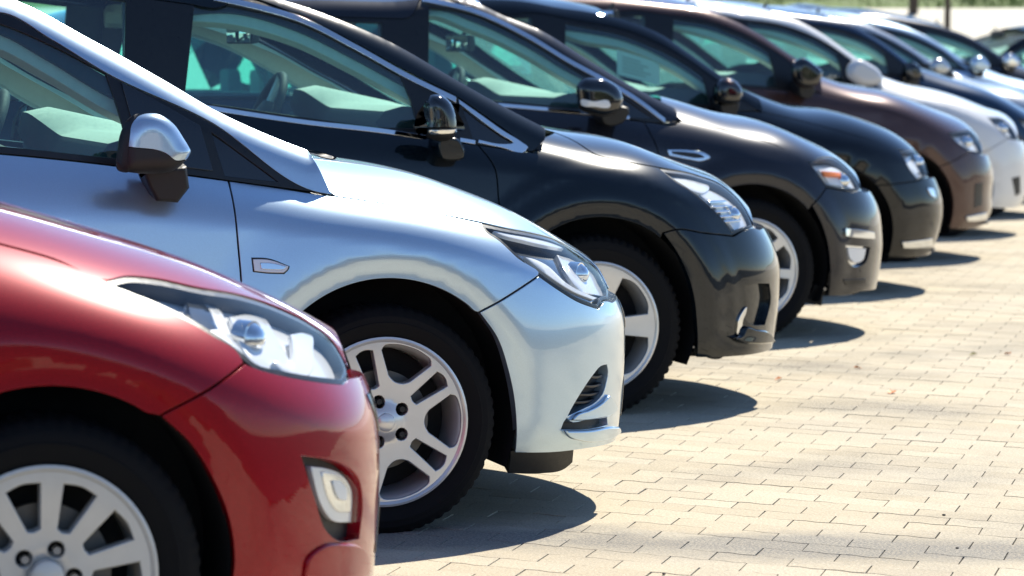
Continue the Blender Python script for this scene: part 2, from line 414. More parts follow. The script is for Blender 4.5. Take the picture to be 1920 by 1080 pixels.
def grid_obj(name, P, mat, parent, close=False):
    """P[i][j] grid of points"""
    P = np.asarray(P); n, m = P.shape[:2]
    F = [(i*m+j, (i+1)*m+j, (i+1)*m+(j+1) % m, i*m+(j+1) % m) for i in range(n-1) for j in range(m if close else m-1)]
    return obj_from(name, P.reshape(-1, 3), F, mat, parent)
def lathe(name, prof, mat, parent, seg=72, tread=None, sharp=35):
    """prof: (radius, y); axis along y"""
    bm = bmesh.new(); rings = []
    for k in range(seg):
        a = 2*math.pi*k/seg
        rings.append([bm.verts.new(((r+(tread(i, k) if tread else 0))*math.cos(a), y, (r+(tread(i, k) if tread else 0))*math.sin(a))) for i, (r, y) in enumerate(prof)])
    for k in range(seg):
        A, B = rings[k], rings[(k+1) % seg]
        for i in range(len(prof)-1): bm.faces.new((A[i], A[i+1], B[i+1], B[i]))
    return bm_obj(name, bm, mat, parent, True, sharp)
def extrude_obj(name, prof, y0, y1, mat, parent, bevel=.01, seg=2, smooth=True, n=1):
    """closed profile in x, z pulled along y"""
    bm = bmesh.new(); A = [bm.verts.new((x, y0, z)) for x, z in prof]; B = [bm.verts.new((x, y1, z)) for x, z in prof]; k = len(prof)
    bm.faces.new(A); bm.faces.new(B[::-1])
    for i in range(k): bm.faces.new((A[i], A[(i+1) % k], B[(i+1) % k], B[i]))
    bmesh.ops.recalc_face_normals(bm, faces=bm.faces)
    if bevel: bmesh.ops.bevel(bm, geom=list(bm.edges), offset=bevel, segments=seg, affect='EDGES', profile=.6, clamp_overlap=True)
    return bm_obj(name, bm, mat, parent, smooth, 50)
def box_obj(name, c, s, mat, parent, bevel=.01, seg=2):
    x, y, z = c; a, b, d = s[0]/2, s[1]/2, s[2]/2
    return extrude_obj(name, [(x-a, z-d), (x+a, z-d), (x+a, z+d), (x-a, z+d)], y-b, y+b, mat, parent, bevel, seg)
def tube(name, pts, rad, mat, parent, seg=10, closed=False):
    P = [Vector(p) for p in pts]; n = len(P); bm = bmesh.new(); rings = []
    for i, p in enumerate(P):
        t = (P[(i+1) % n]-P[i-1]) if closed else (P[min(i+1, n-1)]-P[max(i-1, 0)])
        t.normalize(); u = t.cross(Vector((0, 0, 1)) if abs(t.z) < .9 else Vector((1, 0, 0))).normalized(); v = t.cross(u)
        r = rad[i] if hasattr(rad, '__len__') else rad
        rings.append([bm.verts.new(p+(u*math.cos(2*math.pi*k/seg)+v*math.sin(2*math.pi*k/seg))*r) for k in range(seg)])
    for i in range(n if closed else n-1):
        A, B = rings[i], rings[(i+1) % n]
        for k in range(seg): bm.faces.new((A[k], A[(k+1) % seg], B[(k+1) % seg], B[k]))
    if not closed: bm.faces.new(rings[0]); bm.faces.new(rings[-1][::-1])
    return bm_obj(name, bm, mat, parent)

# ------------------------------------------------------------------ wheels
def ring_pt(r, a): return (r*math.sin(a), r*math.cos(a))
def spoke_windows(style, Rr):
    """window outlines in the wheel face, polar (radius, angle from top)"""
    H = []; P = lambda L: [ring_pt(r*Rr, a)+((1,) if False else ()) for r, a in L]
    c = 1
    if style == 'double5':        # five pairs of slim spokes, slot inside each pair; a third entry marks a crisp corner
        cut = lambda L: [ring_pt(q[0]*Rr, q[1])+tuple(q[2:]) for q in L]
        for k in range(5):
            a0 = 2*math.pi*k/5+R(19)
            H.append(cut([(.86, a0-.375, 1), (.905, a0-.34), (.928, a0-.2), (.932, a0), (.928, a0+.2), (.905, a0+.34), (.86, a0+.375, 1), (.56, a0+.24, 1), (.505, a0+.12), (.49, a0), (.505, a0-.12), (.56, a0-.24, 1)]))
            a1 = a0+R(36)
            H.append(cut([(.865, a1-.122, 1), (.885, a1-.06), (.892, a1), (.885, a1+.06), (.865, a1+.122, 1), (.44, a1+.13, 1), (.42, a1), (.44, a1-.13, 1)]))
    elif style == 'five':         # five broad blades
        for k in range(5):
            a0 = 2*math.pi*(k+.5)/5+R(20)
            H.append([ring_pt(q[0]*Rr, q[1])+tuple(q[2:]) for q in ((.86, a0-.45, 1), (.90, a0-.30), (.91, a0), (.90, a0+.24), (.86, a0+.37, 1), (.40, a0+.24, 1), (.32, a0+.02), (.40, a0-.34, 1))])
    elif style == 'ten':          # ten spoke plastic cover
        for k in range(10):
            a0 = 2*math.pi*(k+.5)/10+R(4)
            H.append([ring_pt(q[0]*Rr, q[1])+tuple(q[2:]) for q in ((.85, a0-.185, 1), (.865, a0), (.85, a0+.185, 1), (.44, a0+.13, 1), (.42, a0), (.44, a0-.13, 1))])
    else:                         # eight spoke alloy
        for k in range(8):
            a0 = 2*math.pi*(k+.5)/8+R(6)
            H.append([ring_pt(q[0]*Rr, q[1])+tuple(q[2:]) for q in ((.86, a0-.275, 1), (.895, a0), (.86, a0+.275, 1), (.38, a0+.18, 1), (.33, a0), (.38, a0-.18, 1))])
    return H
def make_wheel(parent, x, z, yc, half, sp, far=False):
    """wheel empty with tyre, rim, cover; outer face toward -y (near side)"""
    Rt, Rr, W, style, m = sp['rt'], sp['rr'], .205, sp['style'], sp.get('mat', 'satin_silver')
    wl = empty('wheel', parent, (x, half if far else -half, z))
    if far: wl.rotation_euler = (0, 0, math.pi)
    y0 = 0.0                                              # outer sidewall plane
    s = Rt-Rr
    prof = [(Rr-.006, .022), (Rr+.002, .010), (Rr+.012, .006), (Rr+.25*s, .001), (Rr+.40*s, -.001), (Rr+.46*s, -.0035), (Rr+.49*s, -.0035), (Rr+.51*s, -.001), (Rr+.68*s, .001), (Rt-.022, .006), (Rt-.017, .009),
            (Rt-.008, .016), (Rt-.002, .030), (Rt, .050), (Rt, .062), (Rt-.008, .064), (Rt-.008, .070), (Rt, .072), (Rt+.001, .098), (Rt-.008, .100), (Rt-.008, .106), (Rt+.001, .108), (Rt, .138), (Rt-.008, .140),
            (Rt-.008, .146), (Rt, .148), (Rt-.002, .178), (Rt-.017, .196), (Rt-.04, .205), (Rr, .195), (Rr-.006, .18)]
    deep = sp.get('tread', .004)
    def tread(i, k):
        if 10 <= i <= 13 or 25 <= i <= 27: return -deep if k % 3 == 0 else 0
        if i in (14, 17, 18, 21, 22): return -.004 if (k+i) % 4 == 0 else 0
        return 0
    lathe('tyre', prof, 'tyre_rubber', wl, 192, tread, 30)
    lathe('rim_barrel', [(Rr-.002, .012), (Rr+.004, .006), (Rr+.004, .002), (Rr-.002, .0), (Rr-.010, .004), (Rr-.022, .020), (Rr-.030, .06), (Rr-.034, .17), (Rr-.01, .19)], m, wl, 72)
    dish = sp.get('dish', .012)
    def face(xx, zz):
        r = np.hypot(xx, zz)/Rr
        return -.004-dish*(1-sstep(.25, 1.0, r))+.014*(1-sstep(.10, .26, r))*sp.get('hub', 1)-.012*sstep(.93, 1.0, r)*0
    circ = [ring_pt(Rr-.004, 2*math.pi*k/60) for k in range(60)]
    holes = spoke_windows(style, Rr)
    bolts = []
    if style != 'hubcap':
        for k in range(5):
            a = 2*math.pi*k/5+R(sp.get('bolt_turn', 18)); bolts.append((.255*Rr*math.sin(a), .255*Rr*math.cos(a)))
            cx, cz = bolts[-1]; holes.append([(cx+.016*math.cos(t), cz+.016*math.sin(t)) for t in np.linspace(0, 2*math.pi, 12, endpoint=False)])
    V, F, N = panel_data(Func(face), circ, holes, .013, 0., .0035, sp.get('thick', .030))
    o = put_panel('rim_face', m, wl, (V, F, N), 'near')
    bolt = None
    for cx, cz in bolts:
        if bolt is None:
            bm = bmesh.new(); bmesh.ops.create_cone(bm, cap_ends=True, segments=6, radius1=.0095, radius2=.008, depth=.014, matrix=Matrix.Rotation(R(90), 4, 'X'))
            o2 = bolt = bm_obj('wheel_bolt', bm, sp.get('bolt_mat', 'black_plastic'), wl, False)
        else: o2 = bolt.copy(); COL.objects.link(o2); o2.parent = wl
        o2.location = (cx, .008, cz)
    capr = sp.get('cap_r', .115)*Rr
    lathe('hub_cap', [(0.0001, -.0135), (capr*.6, -.0125), (capr*.9, -.009), (capr, -.004), (capr, .01)], sp.get('cap_mat', m), wl, 40)
    lathe('brake_disc', [(.05, .075), (.055, .068), (.135, .068), (.135, .09), (.05, .09)], 'brake_grey', wl, 48)
    lathe('hub_back', [(.0001, .04), (.07, .045), (.09, .12), (Rr-.035, .13), (Rr-.035, .14)], 'well_black', wl, 40)
    return wl

# ------------------------------------------------------------------ a car
def arch_pts(a, t0, t1, n=18):
    cx, cz, r = a
    return [(cx+r*math.cos(t), cz+r*math.sin(t)) for t in np.linspace(R(t0), R(t1), n)]
def build_car(name, d, label, group='cars parked side by side in the row', lod=0):
    b = Body(d); S = Side(b); T = Top(b); G = Green(b); C = d.get('cell', .024)
    root = empty(name, None, (d['loc'][0], d['loc'][1], 0)); tag(root, label, 'car', group)
    pm = d['paint']; w = d['w']; a0 = d['arch']; wb = d['wheelbase']; zsill = d.get('sill', .21); ar = (-wb, a0[1], a0[2])
    belt = lambda x: float(b.belt(x)); xb = d.get('pillar_b', -1.30)
    body_part = lambda n, poly, holes=(), mat=pm, sides='both', **k: put_panel(n, mat, root, panel_data(k.pop('surf', S), poly, holes, k.pop('cell', C), **k), sides)
    dc = d['door_cut']                                   # front door cut, top to bottom
    he = d['hood_edge']
    # front wing
    ax0 = a0[0]-math.sqrt(max(a0[2]**2-(zsill-a0[1])**2, .01))
    arc = [p for p in arch_pts(a0, 200, 20, 40) if p[0] < d['bumper_cut'][-1][0]-.004 and p[1] > zsill+.005]
    bc = d['bumper_cut']
    light = d['light']; lower = d['light_low']
    wing = [p[:2]+(1,) for p in he[:1]]+list(he[1:-1])+[he[-1][:2]+(1,)]+list(lower)+[bc[0][:2]+(1,)]+list(bc[1:-1])+[bc[-1][:2]+(1,)]
    wing += [p for p in arc[::-1]]+[(ax0+.002, zsill, 1), (dc[-1][0]+.0, zsill, 1)]
    wing += [p for p in dc[::-1]][1:-1]+[dc[0][:2]+(1,)]+[p[:2] for p in d.get('wing_top', ())]
    body_part('front_wing', wing)
    # doors and rear quarter
    xf = dc[-1][0]; top = lambda x, e=0: (x, belt(x)-e)
    line = lambda xa, xz, n=7: [top(x) for x in np.linspace(xa, xz, n)]
    door = [dc[0][:2]+(1,)]+list(dc[1:-1])+[(xf, zsill, 1), (xb, zsill, 1), (xb-.01, .6)]+[top(xb-.02)+(1,)]+line(xb-.02, dc[0][0])[1:-1]
    xe = ar[0]+ar[2]*.55                                 # rear door ends over the arch
    body_part('front_door', door)
    za = ar[1]+math.sqrt(ar[2]**2-(xe-ar[0])**2)
    arr = [p for p in arch_pts(ar, -20, 90, 40) if p[0] > xe and p[1] > zsill+.005]
    rdoor = [(xb, zsill, 1), (ar[0]+math.sqrt(ar[2]**2-(zsill-ar[1])**2), zsill, 1)]+arr+[(xe, za, 1)]+[top(xe-.12)+(1,)]+line(xe-.12, xb-.02)[1:-1]+[top(xb-.02)+(1,), (xb-.01, .6)]
    body_part('rear_door', rdoor)
    arq = [p for p in arch_pts(ar, 90, 200, 40)+[] if p[1] > zsill+.005]
    arq = [p for p in arch_pts(ar, 40, 205, 50) if p[0] <= xe and p[1] > zsill+.005]
    quarter = [(xe, za, 1)]+arq[1:]+[(arq[-1][0]-.01, zsill, 1), (-9., zsill, 1), (-9., .6), (-9., belt(b.xr+.1)-.03, 1)]+line(b.xr+.25, xe-.12, 8)[:-1]+[top(xe-.12)+(1,)]
    body_part('rear_quarter', quarter, sides='join')
    # side glass: frame with openings
    up = d['dlo_up']; fup = spl([p[:2] for p in up])
    xrear = d.get('dlo_rear', -2.75)
    sil = b.sil; silz = lambda x: float(np.interp(-x, -sil[:, 0], sil[:, 1]))
    upz = lambda x: float(fup(x)) if x > up[-1][0] else silz(x)-d.get('rail', .075)
    k = d.get('trim_w', .022)
    rl = [(x, upz(x)) for x in np.arange(up[-1][0]-.08, xrear+.2, -.1)]
    frame = [up[0][:2]+(1,)]+[p[:2] for p in up[1:]]+rl+[(xrear, belt(xrear)+.06)]+[top(x, .0) for x in np.linspace(xrear+.05, dc[0][0]-.03, 14)]+[p[:2] for p in d.get('dlo_low', ())]
    xg = lambda x: [(x, upz(x)-k), (x-.02, belt(x)+.02)]
    holes = [d['glass_main'], d['glass_quarter']] if d.get('glass_quarter') else [d['glass_main']]
    xr0 = xb-.085; xs = np.linspace(xr0, xrear+.22, 9)
    rg = [(xr0-.0, upz(xr0)-k, 1)]+[(x, upz(x)-k) for x in xs[1:]]+[(xrear+.06, belt(xrear)+.05)]+[(x, belt(x)+.016) for x in np.linspace(xrear+.2, xr0-.03, 6)][:-1]+[(xr0-.03, belt(xr0)+.016, 1)]
    holes.append(rg)
    put_panel('window_frame', d.get('frame_mat', 'black_trim'), root, panel_data(G, frame, holes, .03, .001, .0015, .012, .003), 'both')
    for gp in holes: put_panel('side_window', 'gloss_black' if gp is d.get('glass_quarter') and d.get('quarter_dark') else 'side_glass', root, panel_data(G, gp, (), .05, -.004, .0005, .003, .009), 'both')
    if d.get('sail'): put_panel('mirror_sail', 'gloss_black', root, panel_data(G, d['sail'], (), .03, .001, .001, .006, -.003), 'both')
    for n_, mat_, pl_, dep in d.get('strips', ()): put_panel(n_, mat_, root, panel_data(G, pl_, (), .03, 0, .0015, .008, dep), 'both')
    # painted pillar and roof rail
    plow = d['pillar_low']; xt = -9
    s_up = [p for p in sil if p[0] > xrear-.3]
    low = [p[:2] for p in plow]+rl+[(xrear, belt(xrear)+.06), (xrear-.1, belt(xrear-.1), 1)]
    rail = [low[0]+(1,)]+low[1:-1]+[low[-1][:2]+(1,)]+[tuple(p) for p in s_up[::-1]]
    rail[len(low)] = rail[len(low)]+(1,); rail[-1] = rail[-1]+(1,)
    put_panel('roof_pillar', pm, root, panel_data(G, rail, (), .02, .0008, .0006, .012), 'both')
    # windscreen, roof, tailgate glass lofted between both rails
    sy = b.Yg(sil[:, 0], sil[:, 1]); n = len(sil); tan = np.gradient(sil, axis=0); tan /= np.linalg.norm(tan, axis=1)[:, None]
    nrm = np.stack([-tan[:, 1], tan[:, 0]], -1); nrm *= np.where(nrm[:, 1:] < 0, -1, 1)
    xtop = d.get('screen_top', -.98); crown = d.get('crown', .075)
    def loft(nm, i0, i1, mat, inset=0., cr=crown):
        t = np.linspace(-1, 1, 25); P = []
        for i in range(i0, i1):
            bul = cr*(1-np.abs(t)**2.2)-.005
            P.append([(sil[i, 0]+nrm[i, 0]*(q-inset), u*sy[i], sil[i, 1]+nrm[i, 1]*(q-inset)) for u, q in zip(t, bul)])
        return grid_obj(nm, P, mat, root)
    i1 = int(np.argmin(np.abs(sil[:, 0]-xtop))); i2 = int(np.argmin(np.abs(sil[:, 0]-(xrear-.12)))); 
    loft('windscreen', 0, i1+1, 'screen_glass', .012, .035); loft('roof', i1, i2+1, pm); loft('rear_window', i2, n, 'screen_glass')
    loft('headliner', i1, i2+1, d.get('lining', 'trim_light'), .035)
    # hood
    fx = d['hood_front']                                # (near corner x, z), centre x
    cxw = d['cowl_x']
    zc_top = d['bumper_centre'][1]+.012; xq_ = np.linspace(.35, fx[1]+.3, 300); xq_ = xq_[xq_ < b.xn(b.zt(xq_))-.004]; xfc = float(xq_[np.argmin(np.abs(b.zt(xq_)-zc_top))])
    hood = [he[0][:2]+(1,)]+list(he[1:-1])+[he[-1][:2]]+[p[:2] for p in d['light_top']]+[fx[0]+(1,), (xfc, 99., 1), (cxw, 99., 1)]+[(he[0][0]-d.get('hood_back', .05), float(b.zt(he[0][0])-.4*(b.zt(he[0][0])-he[0][1])))]
    put_panel('hood', pm, root, panel_data(T, hood, (), C, .0022, .002, .015), 'join')
    cw = [(he[0][0]-.005, he[0][1]+.01, 1), (he[0][0]-d.get('hood_back', .05), float(b.zt(he[0][0])-.4*(b.zt(he[0][0])-he[0][1]))), (cxw, 99., 1), (cxw-.18, 99., 1), (he[0][0]-.18, he[0][1]+.03, 1)]
    put_panel('cowl', 'black_plastic', root, panel_data(T, cw, (), .05, -.004, .001, .01, .03), 'join')
    # bumper
    bt = d['bumper_top']; bb = d['bumper_bottom']; zc0, zc1 = d['bumper_centre']
    af = [p for p in d['arch_f']]
    bump = [bc[0][:2]+(1,)]+[p for p in bt[1:]]+[(99., zc1, 1), (99., .5*(zc0+zc1)), (99., zc0, 1)]+[p[:2] for p in bb[::-1]]
    bump[-1] = bump[-1][:2]+(1,)
    bump += [p[:2] for p in af[::-1]][1:-1]+[bc[-1][:2]+(1,)]
    if len(bc) > 2: bump += [p[:2] for p in bc[1:-1][::-1]]
    fh = [h for h in d.get('bumper_holes', ())]
    body_part('front_bumper', bump, [h['poly'] for h in fh], sides='join', flange=.03)
    for h in fh:
        put_panel(h['name'], h['mat'], root, panel_data(S, h['poly'], (), .03, -.004, .001, .01, h['depth']), 'both')
    for e in d.get('extras', ()):                        # slats, lips, badges, chrome
        put_panel(e['name'], e['mat'], root, panel_data(G if e.get('green') else S, e['poly'], e.get('holes', ()), e.get('cell', .02), e.get('gap', 0), e.get('cham', .002), e.get('flange', .02), e['depth']), 'both')
    def x_at(y, z):                                      # nose position at a given half width
        xs_ = np.linspace(.2, float(b.xn(z))-1e-3, 400); return float(xs_[np.argmin(np.abs(b.Y(xs_, np.full(400, z))-y))])
    for nm, za, zb_, ya, yb in (('grille', d['bumper_centre'][1]-.10, d['bumper_centre'][1]-.015, .40, .46), ('lower_grille', .25, .36, .44, .40)):
        gp = [(x_at(ya, za), za, 1), (99., za, 1), (99., zb_, 1), (x_at(yb, zb_), zb_, 1)]
        put_panel(nm, 'gloss_black', root, panel_data(S, gp, (), .035, 0, .002, .01, -.003), 'join')
    zt_ = d['bumper_centre'][1]; xt_ = fx[0][0]-.05
    put_panel('upper_grille', 'gloss_black', root, panel_data(S, [(xt_, zt_-.05, 1), (99., zt_-.06, 1), (99., zt_+.05, 1), (xt_, zt_+.05, 1)], (), .04, 0, .002, .01, .03), 'join')
    # headlights
    def inner(n_, m_, p_, dep, fl, par, til):
        V, F, N = panel_data(S, p_, (), .014, 0, .0015, fl, dep, til)
        o = obj_from(n_, V*np.array([1, -1, 1]), [f[::-1] for f in F], m_, par, None); o.data.set_sharp_from_angle(angle=R(40)); return o
    for side in (1,):
        hl = empty('headlight', root)
        put_panel('lens', 'clear_lens', hl, panel_data(S, light, (), .02, .003, .002, .012, d.get('lens_depth', .001)), 'near')
        inner('housing', d.get('housing_mat', 'lamp_dark'), light, .028, .01, hl, d.get('housing_tilt', .012))
        put_panel('seal', 'black_trim', hl, panel_data(S, light, [list(map(tuple, offset(smooth_line(light, .015, True), .006)))], .02, -.002, .0005, .05, .004), 'near')
        for e in d.get('lamp_parts', ()): inner(e[0], e[1], e[2], e[3], .012, hl, e[4] if len(e) > 4 else .02)
        for e in d.get('lamp_balls', ()):
            (x, z), r, dep, mt = e; Yv = float(b.Y(np.array([x]), np.array([z]))[0])
            pr = lathe('projector', [(.0001, -r*.75), (r*.35, -r*.70), (r*.7, -r*.45), (r*.92, -.1*r), (r, 0), (r*1.12, .0), (r*1.15, .25*r), (r*1.2, r)], mt, hl, 28)
            pr.location = (x-.02, -(Yv-dep), z); pr.rotation_euler = (0, 0, R(d.get('lamp_turn', 48)))
    copy_tree(hl, root).scale = (1, -1, 1)
    # mirrors
    mi = d['mirror']
    f = pillow(mi['outline'], w+mi['y0'], mi['D'], mi['r']); 
    for side in (1,):
        me_ = empty('door_mirror', root)
        put_panel('mirror_cap', mi.get('cap_mat', pm), me_, panel_data(f, mi['cap'], (), .009, 0, .001, mi.get('fl', .15)), 'near')
        if mi.get('case'): put_panel('mirror_case', mi.get('case_mat', 'black_plastic'), me_, panel_data(f, mi['case'], (), .009, 0, .001, mi.get('fl', .15)), 'near')
        for n_, mt, pl_, dep in mi.get('bits', ()): put_panel(n_, mt, me_, panel_data(f, pl_, (), .01, 0, .001, .01, dep), 'near')
        f2 = Func(lambda x, z: np.full(np.shape(x), w+mi.get('stalk_d', .05))+.12*(np.asarray(z)-mi['stalk'][0][1])); put_panel('mirror_foot', mi.get('foot_mat', 'black_plastic'), me_, panel_data(f2, mi['stalk'], (), .02, 0, .010, .14), 'near')
    copy_tree(me_, root).scale = (1, -1, 1)
    # wheel wells, floor
    for xx in (a0[0], -wb):
        for sg in (-1, 1):
            P = [[(xx+(a0[2]+.012)*math.cos(t), sg*y, a0[1]+(a0[2]+.012)*math.sin(t)) for t in np.linspace(R(-25), R(205), 30)] for y in (w-.06, w-.34)]
            grid_obj('wheel_well', P, 'well_black', root)
    xu = np.linspace(-.45, float(b.xn(.3))-.02, 34); zu = d.get('tray_z', .215)
    yu = np.maximum(b.Y(xu, np.full(34, .3))-.035, .01); yu = np.where(np.abs(xu-a0[0]) < a0[2]-.02, np.minimum(yu, w-.33), yu)
    grid_obj('undertray', [[(x, y*t, zu) for t in np.linspace(-1, 1, 9)] for x, y in zip(xu, yu)], 'well_black', root)
    fl = [(.45, .2), (.45, .42), (.36, .70), (-.36, .70), (-.42, .30), (-wb+.42, .30), (-wb+.36, .70), (-wb-.36, .70), (b.xr+.2, .5), (b.xr+.2, .2)]
    extrude_obj('underbody', fl, -(w-.36), w-.36, 'well_black', root, 0, smooth=False)
    extrude_obj('floor_pan', [(-.42, .17), (-.42, .30), (-wb+.42, .30), (-wb+.42, .17)], -(w-.10), w-.10, 'well_black', root, 0, smooth=False)
    eb = [(d['hood_front'][1]-.14, .16), (d['hood_front'][1]-.14, .45), (d['hood_front'][1]-.3, .6), (cxw, he[0][1]-.08), (cxw-.3, he[0][1]-.06), (cxw-.3, .16)]
    extrude_obj('engine_bay', eb, -(w-.50), w-.50, 'well_black', root, 0, smooth=False)
    if lod < 2:
        lin_poly = [(dc[0][0]-.05, belt(dc[0][0])-.0), (dc[0][0]-.06, .35), (xrear+.3, .35)]+[(x, belt(x)-.0) for x in np.linspace(xrear+.2, dc[0][0]-.1, 8)]
        put_panel('door_lining', 'lining_grey', root, panel_data(S, [p+(1,) if i < 3 else p for i, p in enumerate(lin_poly)], (), .06, 0, .004, .02, .085), 'both')
    # thick inner faces of the pillars
    pl0 = [p[:2] for p in plow if p[0] > xb+.1]
    up2 = [(p[0], p[1]-.05) for p in pl0]
    trim = [pl0[0]+(1,)]+pl0[1:]+[(xb+.05, upz(xb+.05)), (xb+.05, upz(xb+.05)-.06, 1)]+[(p[0]-.015, p[1]-d.get('trim_drop', .085)) for p in pl0[::-1]]
    trim_o = [pl0[0]+(1,)]+pl0[1:]+[(xb+.05, upz(xb+.05)), (xb+.05, upz(xb+.05)-.05, 1)]+[(p[0]-.012, p[1]-.045) for p in pl0[::-1]]
    put_panel('frame_inner', 'black_trim', root, panel_data(G, trim_o, (), .03, 0, .002, .012, .020), 'both')
    put_panel('pillar_trim', d.get('lining', 'trim_light'), root, panel_data(G, trim, (), .03, .004, .004, .05, .036), 'both')
    bp = [(xb+.05, upz(xb)-.0, 1), (xb+.05, belt(xb)-.05, 1), (xb-.11, belt(xb)-.05, 1), (xb-.09, upz(xb-.09), 1)]
    put_panel('pillar_lining', 'dash_dark', root, panel_data(G, bp, (), .04, 0, .004, .03, .02), 'both')
    cabin(root, d, b, lod)
    # wheels
    ws = d['wheel']; zc = ws['rt']-.012
    ins = d.get('wheel_inset', .03)
    w0 = make_wheel(root, 0., zc, 0, w-ins, ws)
    for xx, far in ((-wb, False), (0., True), (-wb, True)):
        w1 = copy_tree(w0, root); w1.location = (xx, (w-ins) if far else -(w-ins), zc)
        if far: w1.rotation_euler = (0, 0, math.pi)
    return root

def cabin(root, d, b, lod):
    """dashboard, steering wheel, seats, rear view mirror"""
    c = d['cabin']; xd, zd = c['dash']                  # front edge of dashboard under the screen
    w = d['w']; lm = c.get('dash_mat', 'dash_light'); yi = w-.17
    def hump(y):                                         # instrument hood before the driver, far side
        return .062*math.exp(-((y-.36)/.17)**4)
    ys = np.linspace(-yi, yi, 41); P = []
    prof = [(xd+.03, zd-.06), (xd-.01, zd), (xd-.18, zd+.04), (xd-.40, zd+.058), (xd-.47, zd+.04), (xd-.50, zd), (xd-.47, zd-.08), (xd-.44, zd-.22), (xd-.40, zd-.45)]
    wt = [0, 0, .35, 1, 1.05, .8, .3, 0, 0]
    for (px, pz), k in zip(prof, wt):
        P.append([(px-.07*k*hump(y)/.062, y, pz+k*hump(y)) for y in ys])
    grid_obj('dashboard_top', P[:5], lm, root); grid_obj('dashboard', P[4:], 'dash_dark', root)
    for e in (0, -1): obj_from('dashboard_end', [r[e] for r in P], [tuple(range(len(P)))], 'dash_dark', root, smooth=False)
    box_obj('centre_stack', (xd-.47, 0, zd-.16), (.06, .26, .26), 'dash_dark', root, .015)
    if lod < 2:
        for yv in (-.62, -.02, .08): box_obj('air_vent', (xd-.475, yv, zd-.05), (.03, .10, .045), 'dash_dark', root, .008)
    # steering wheel, left hand drive
    sw = empty('steering_wheel', root, (xd-.68, .36, zd-.01)); sw.rotation_euler = (0, R(-66), 0)
    tube('wheel_rim', [(.185*math.cos(t), .185*math.sin(t), 0) for t in np.linspace(0, 2*math.pi, 40, endpoint=False)], .0165, 'dash_dark', sw, 10, True)
    lathe('airbag_cover', [(.0001, -.03), (.05, -.03), (.075, -.02), (.08, .01)], 'dash_dark', sw, 24).rotation_euler = (R(-90), 0, 0)
    for t in (0, 180, 270):
        tube('wheel_spoke', [(.06*math.cos(R(t)), .06*math.sin(R(t)), .0), (.18*math.cos(R(t)), .18*math.sin(R(t)), 0)], .015, 'satin_silver' if t != 270 else 'dash_dark', sw, 8)
    tube('steering_column', [(xd-.66, .36, zd-.02), (xd-.44, .36, zd-.11)], .045, 'dash_dark', root, 12)
    # seats
    xs = c.get('seat_x', -1.45)
    for y in (-.36, .36):
        st = empty('front_seat', root)
        bk = [(xs, .48), (xs-.06, .62), (xs-.20, 1.02), (xs-.25, 1.10), (xs-.33, 1.10), (xs-.34, 1.0), (xs-.22, .55), (xs-.12, .46)]
        extrude_obj('backrest', bk, y-.23, y+.23, 'seat_dark', st, .045, 3)
        extrude_obj('cushion', [(xs+.42, .50), (xs+.44, .40), (xs-.1, .36), (xs-.12, .46), (xs+.1, .50), (xs+.36, .54)], y-.24, y+.24, 'seat_dark', st, .04, 3)
        extrude_obj('headrest', [(xs-.20, 1.16), (xs-.23, 1.33), (xs-.27, 1.36), (xs-.32, 1.33), (xs-.31, 1.17), (xs-.27, 1.14)], y-.13, y+.13, 'seat_dark', st, .03, 3)
        for dy in (-.05, .05): tube('headrest_post', [(xs-.28, y+dy, 1.06), (xs-.27, y+dy, 1.2)], .006, 'chrome', st, 6)
    extrude_obj('rear_bench', [(xs-.70, .45), (xs-.72, .36), (xs-1.2, .36), (xs-1.3, .55), (xs-1.42, 1.02), (xs-1.36, 1.05), (xs-1.25, .95), (xs-1.15, .55)], -.6, .6, 'seat_dark', root, .04, 3)
    for y in (-.4, .4): extrude_obj('rear_headrest', [(xs-1.36, 1.06), (xs-1.38, 1.2), (xs-1.45, 1.2), (xs-1.45, 1.06)], y-.12, y+.12, 'seat_dark', root, .025, 2)
    # rear view mirror
    rx, rz = c['rear_mirror']
    rm = empty('rear_view_mirror', root, (rx, 0, rz)); rm.rotation_euler = (0, 0, R(12))
    extrude_obj('mirror_body', [(-.012, -.038), (.018, -.034), (.024, 0), (.018, .036), (-.012, .042)], -.12, .12, 'dash_dark', rm, .008, 2)
    box_obj('mirror_face', (-.0135, 0, .002), (.003, .215, .066), 'mirror_glass', rm, .001, 1)
    tube('mirror_arm', [(.01, 0, .03), (.05, 0, .075)], .01, 'dash_dark', rm, 8)

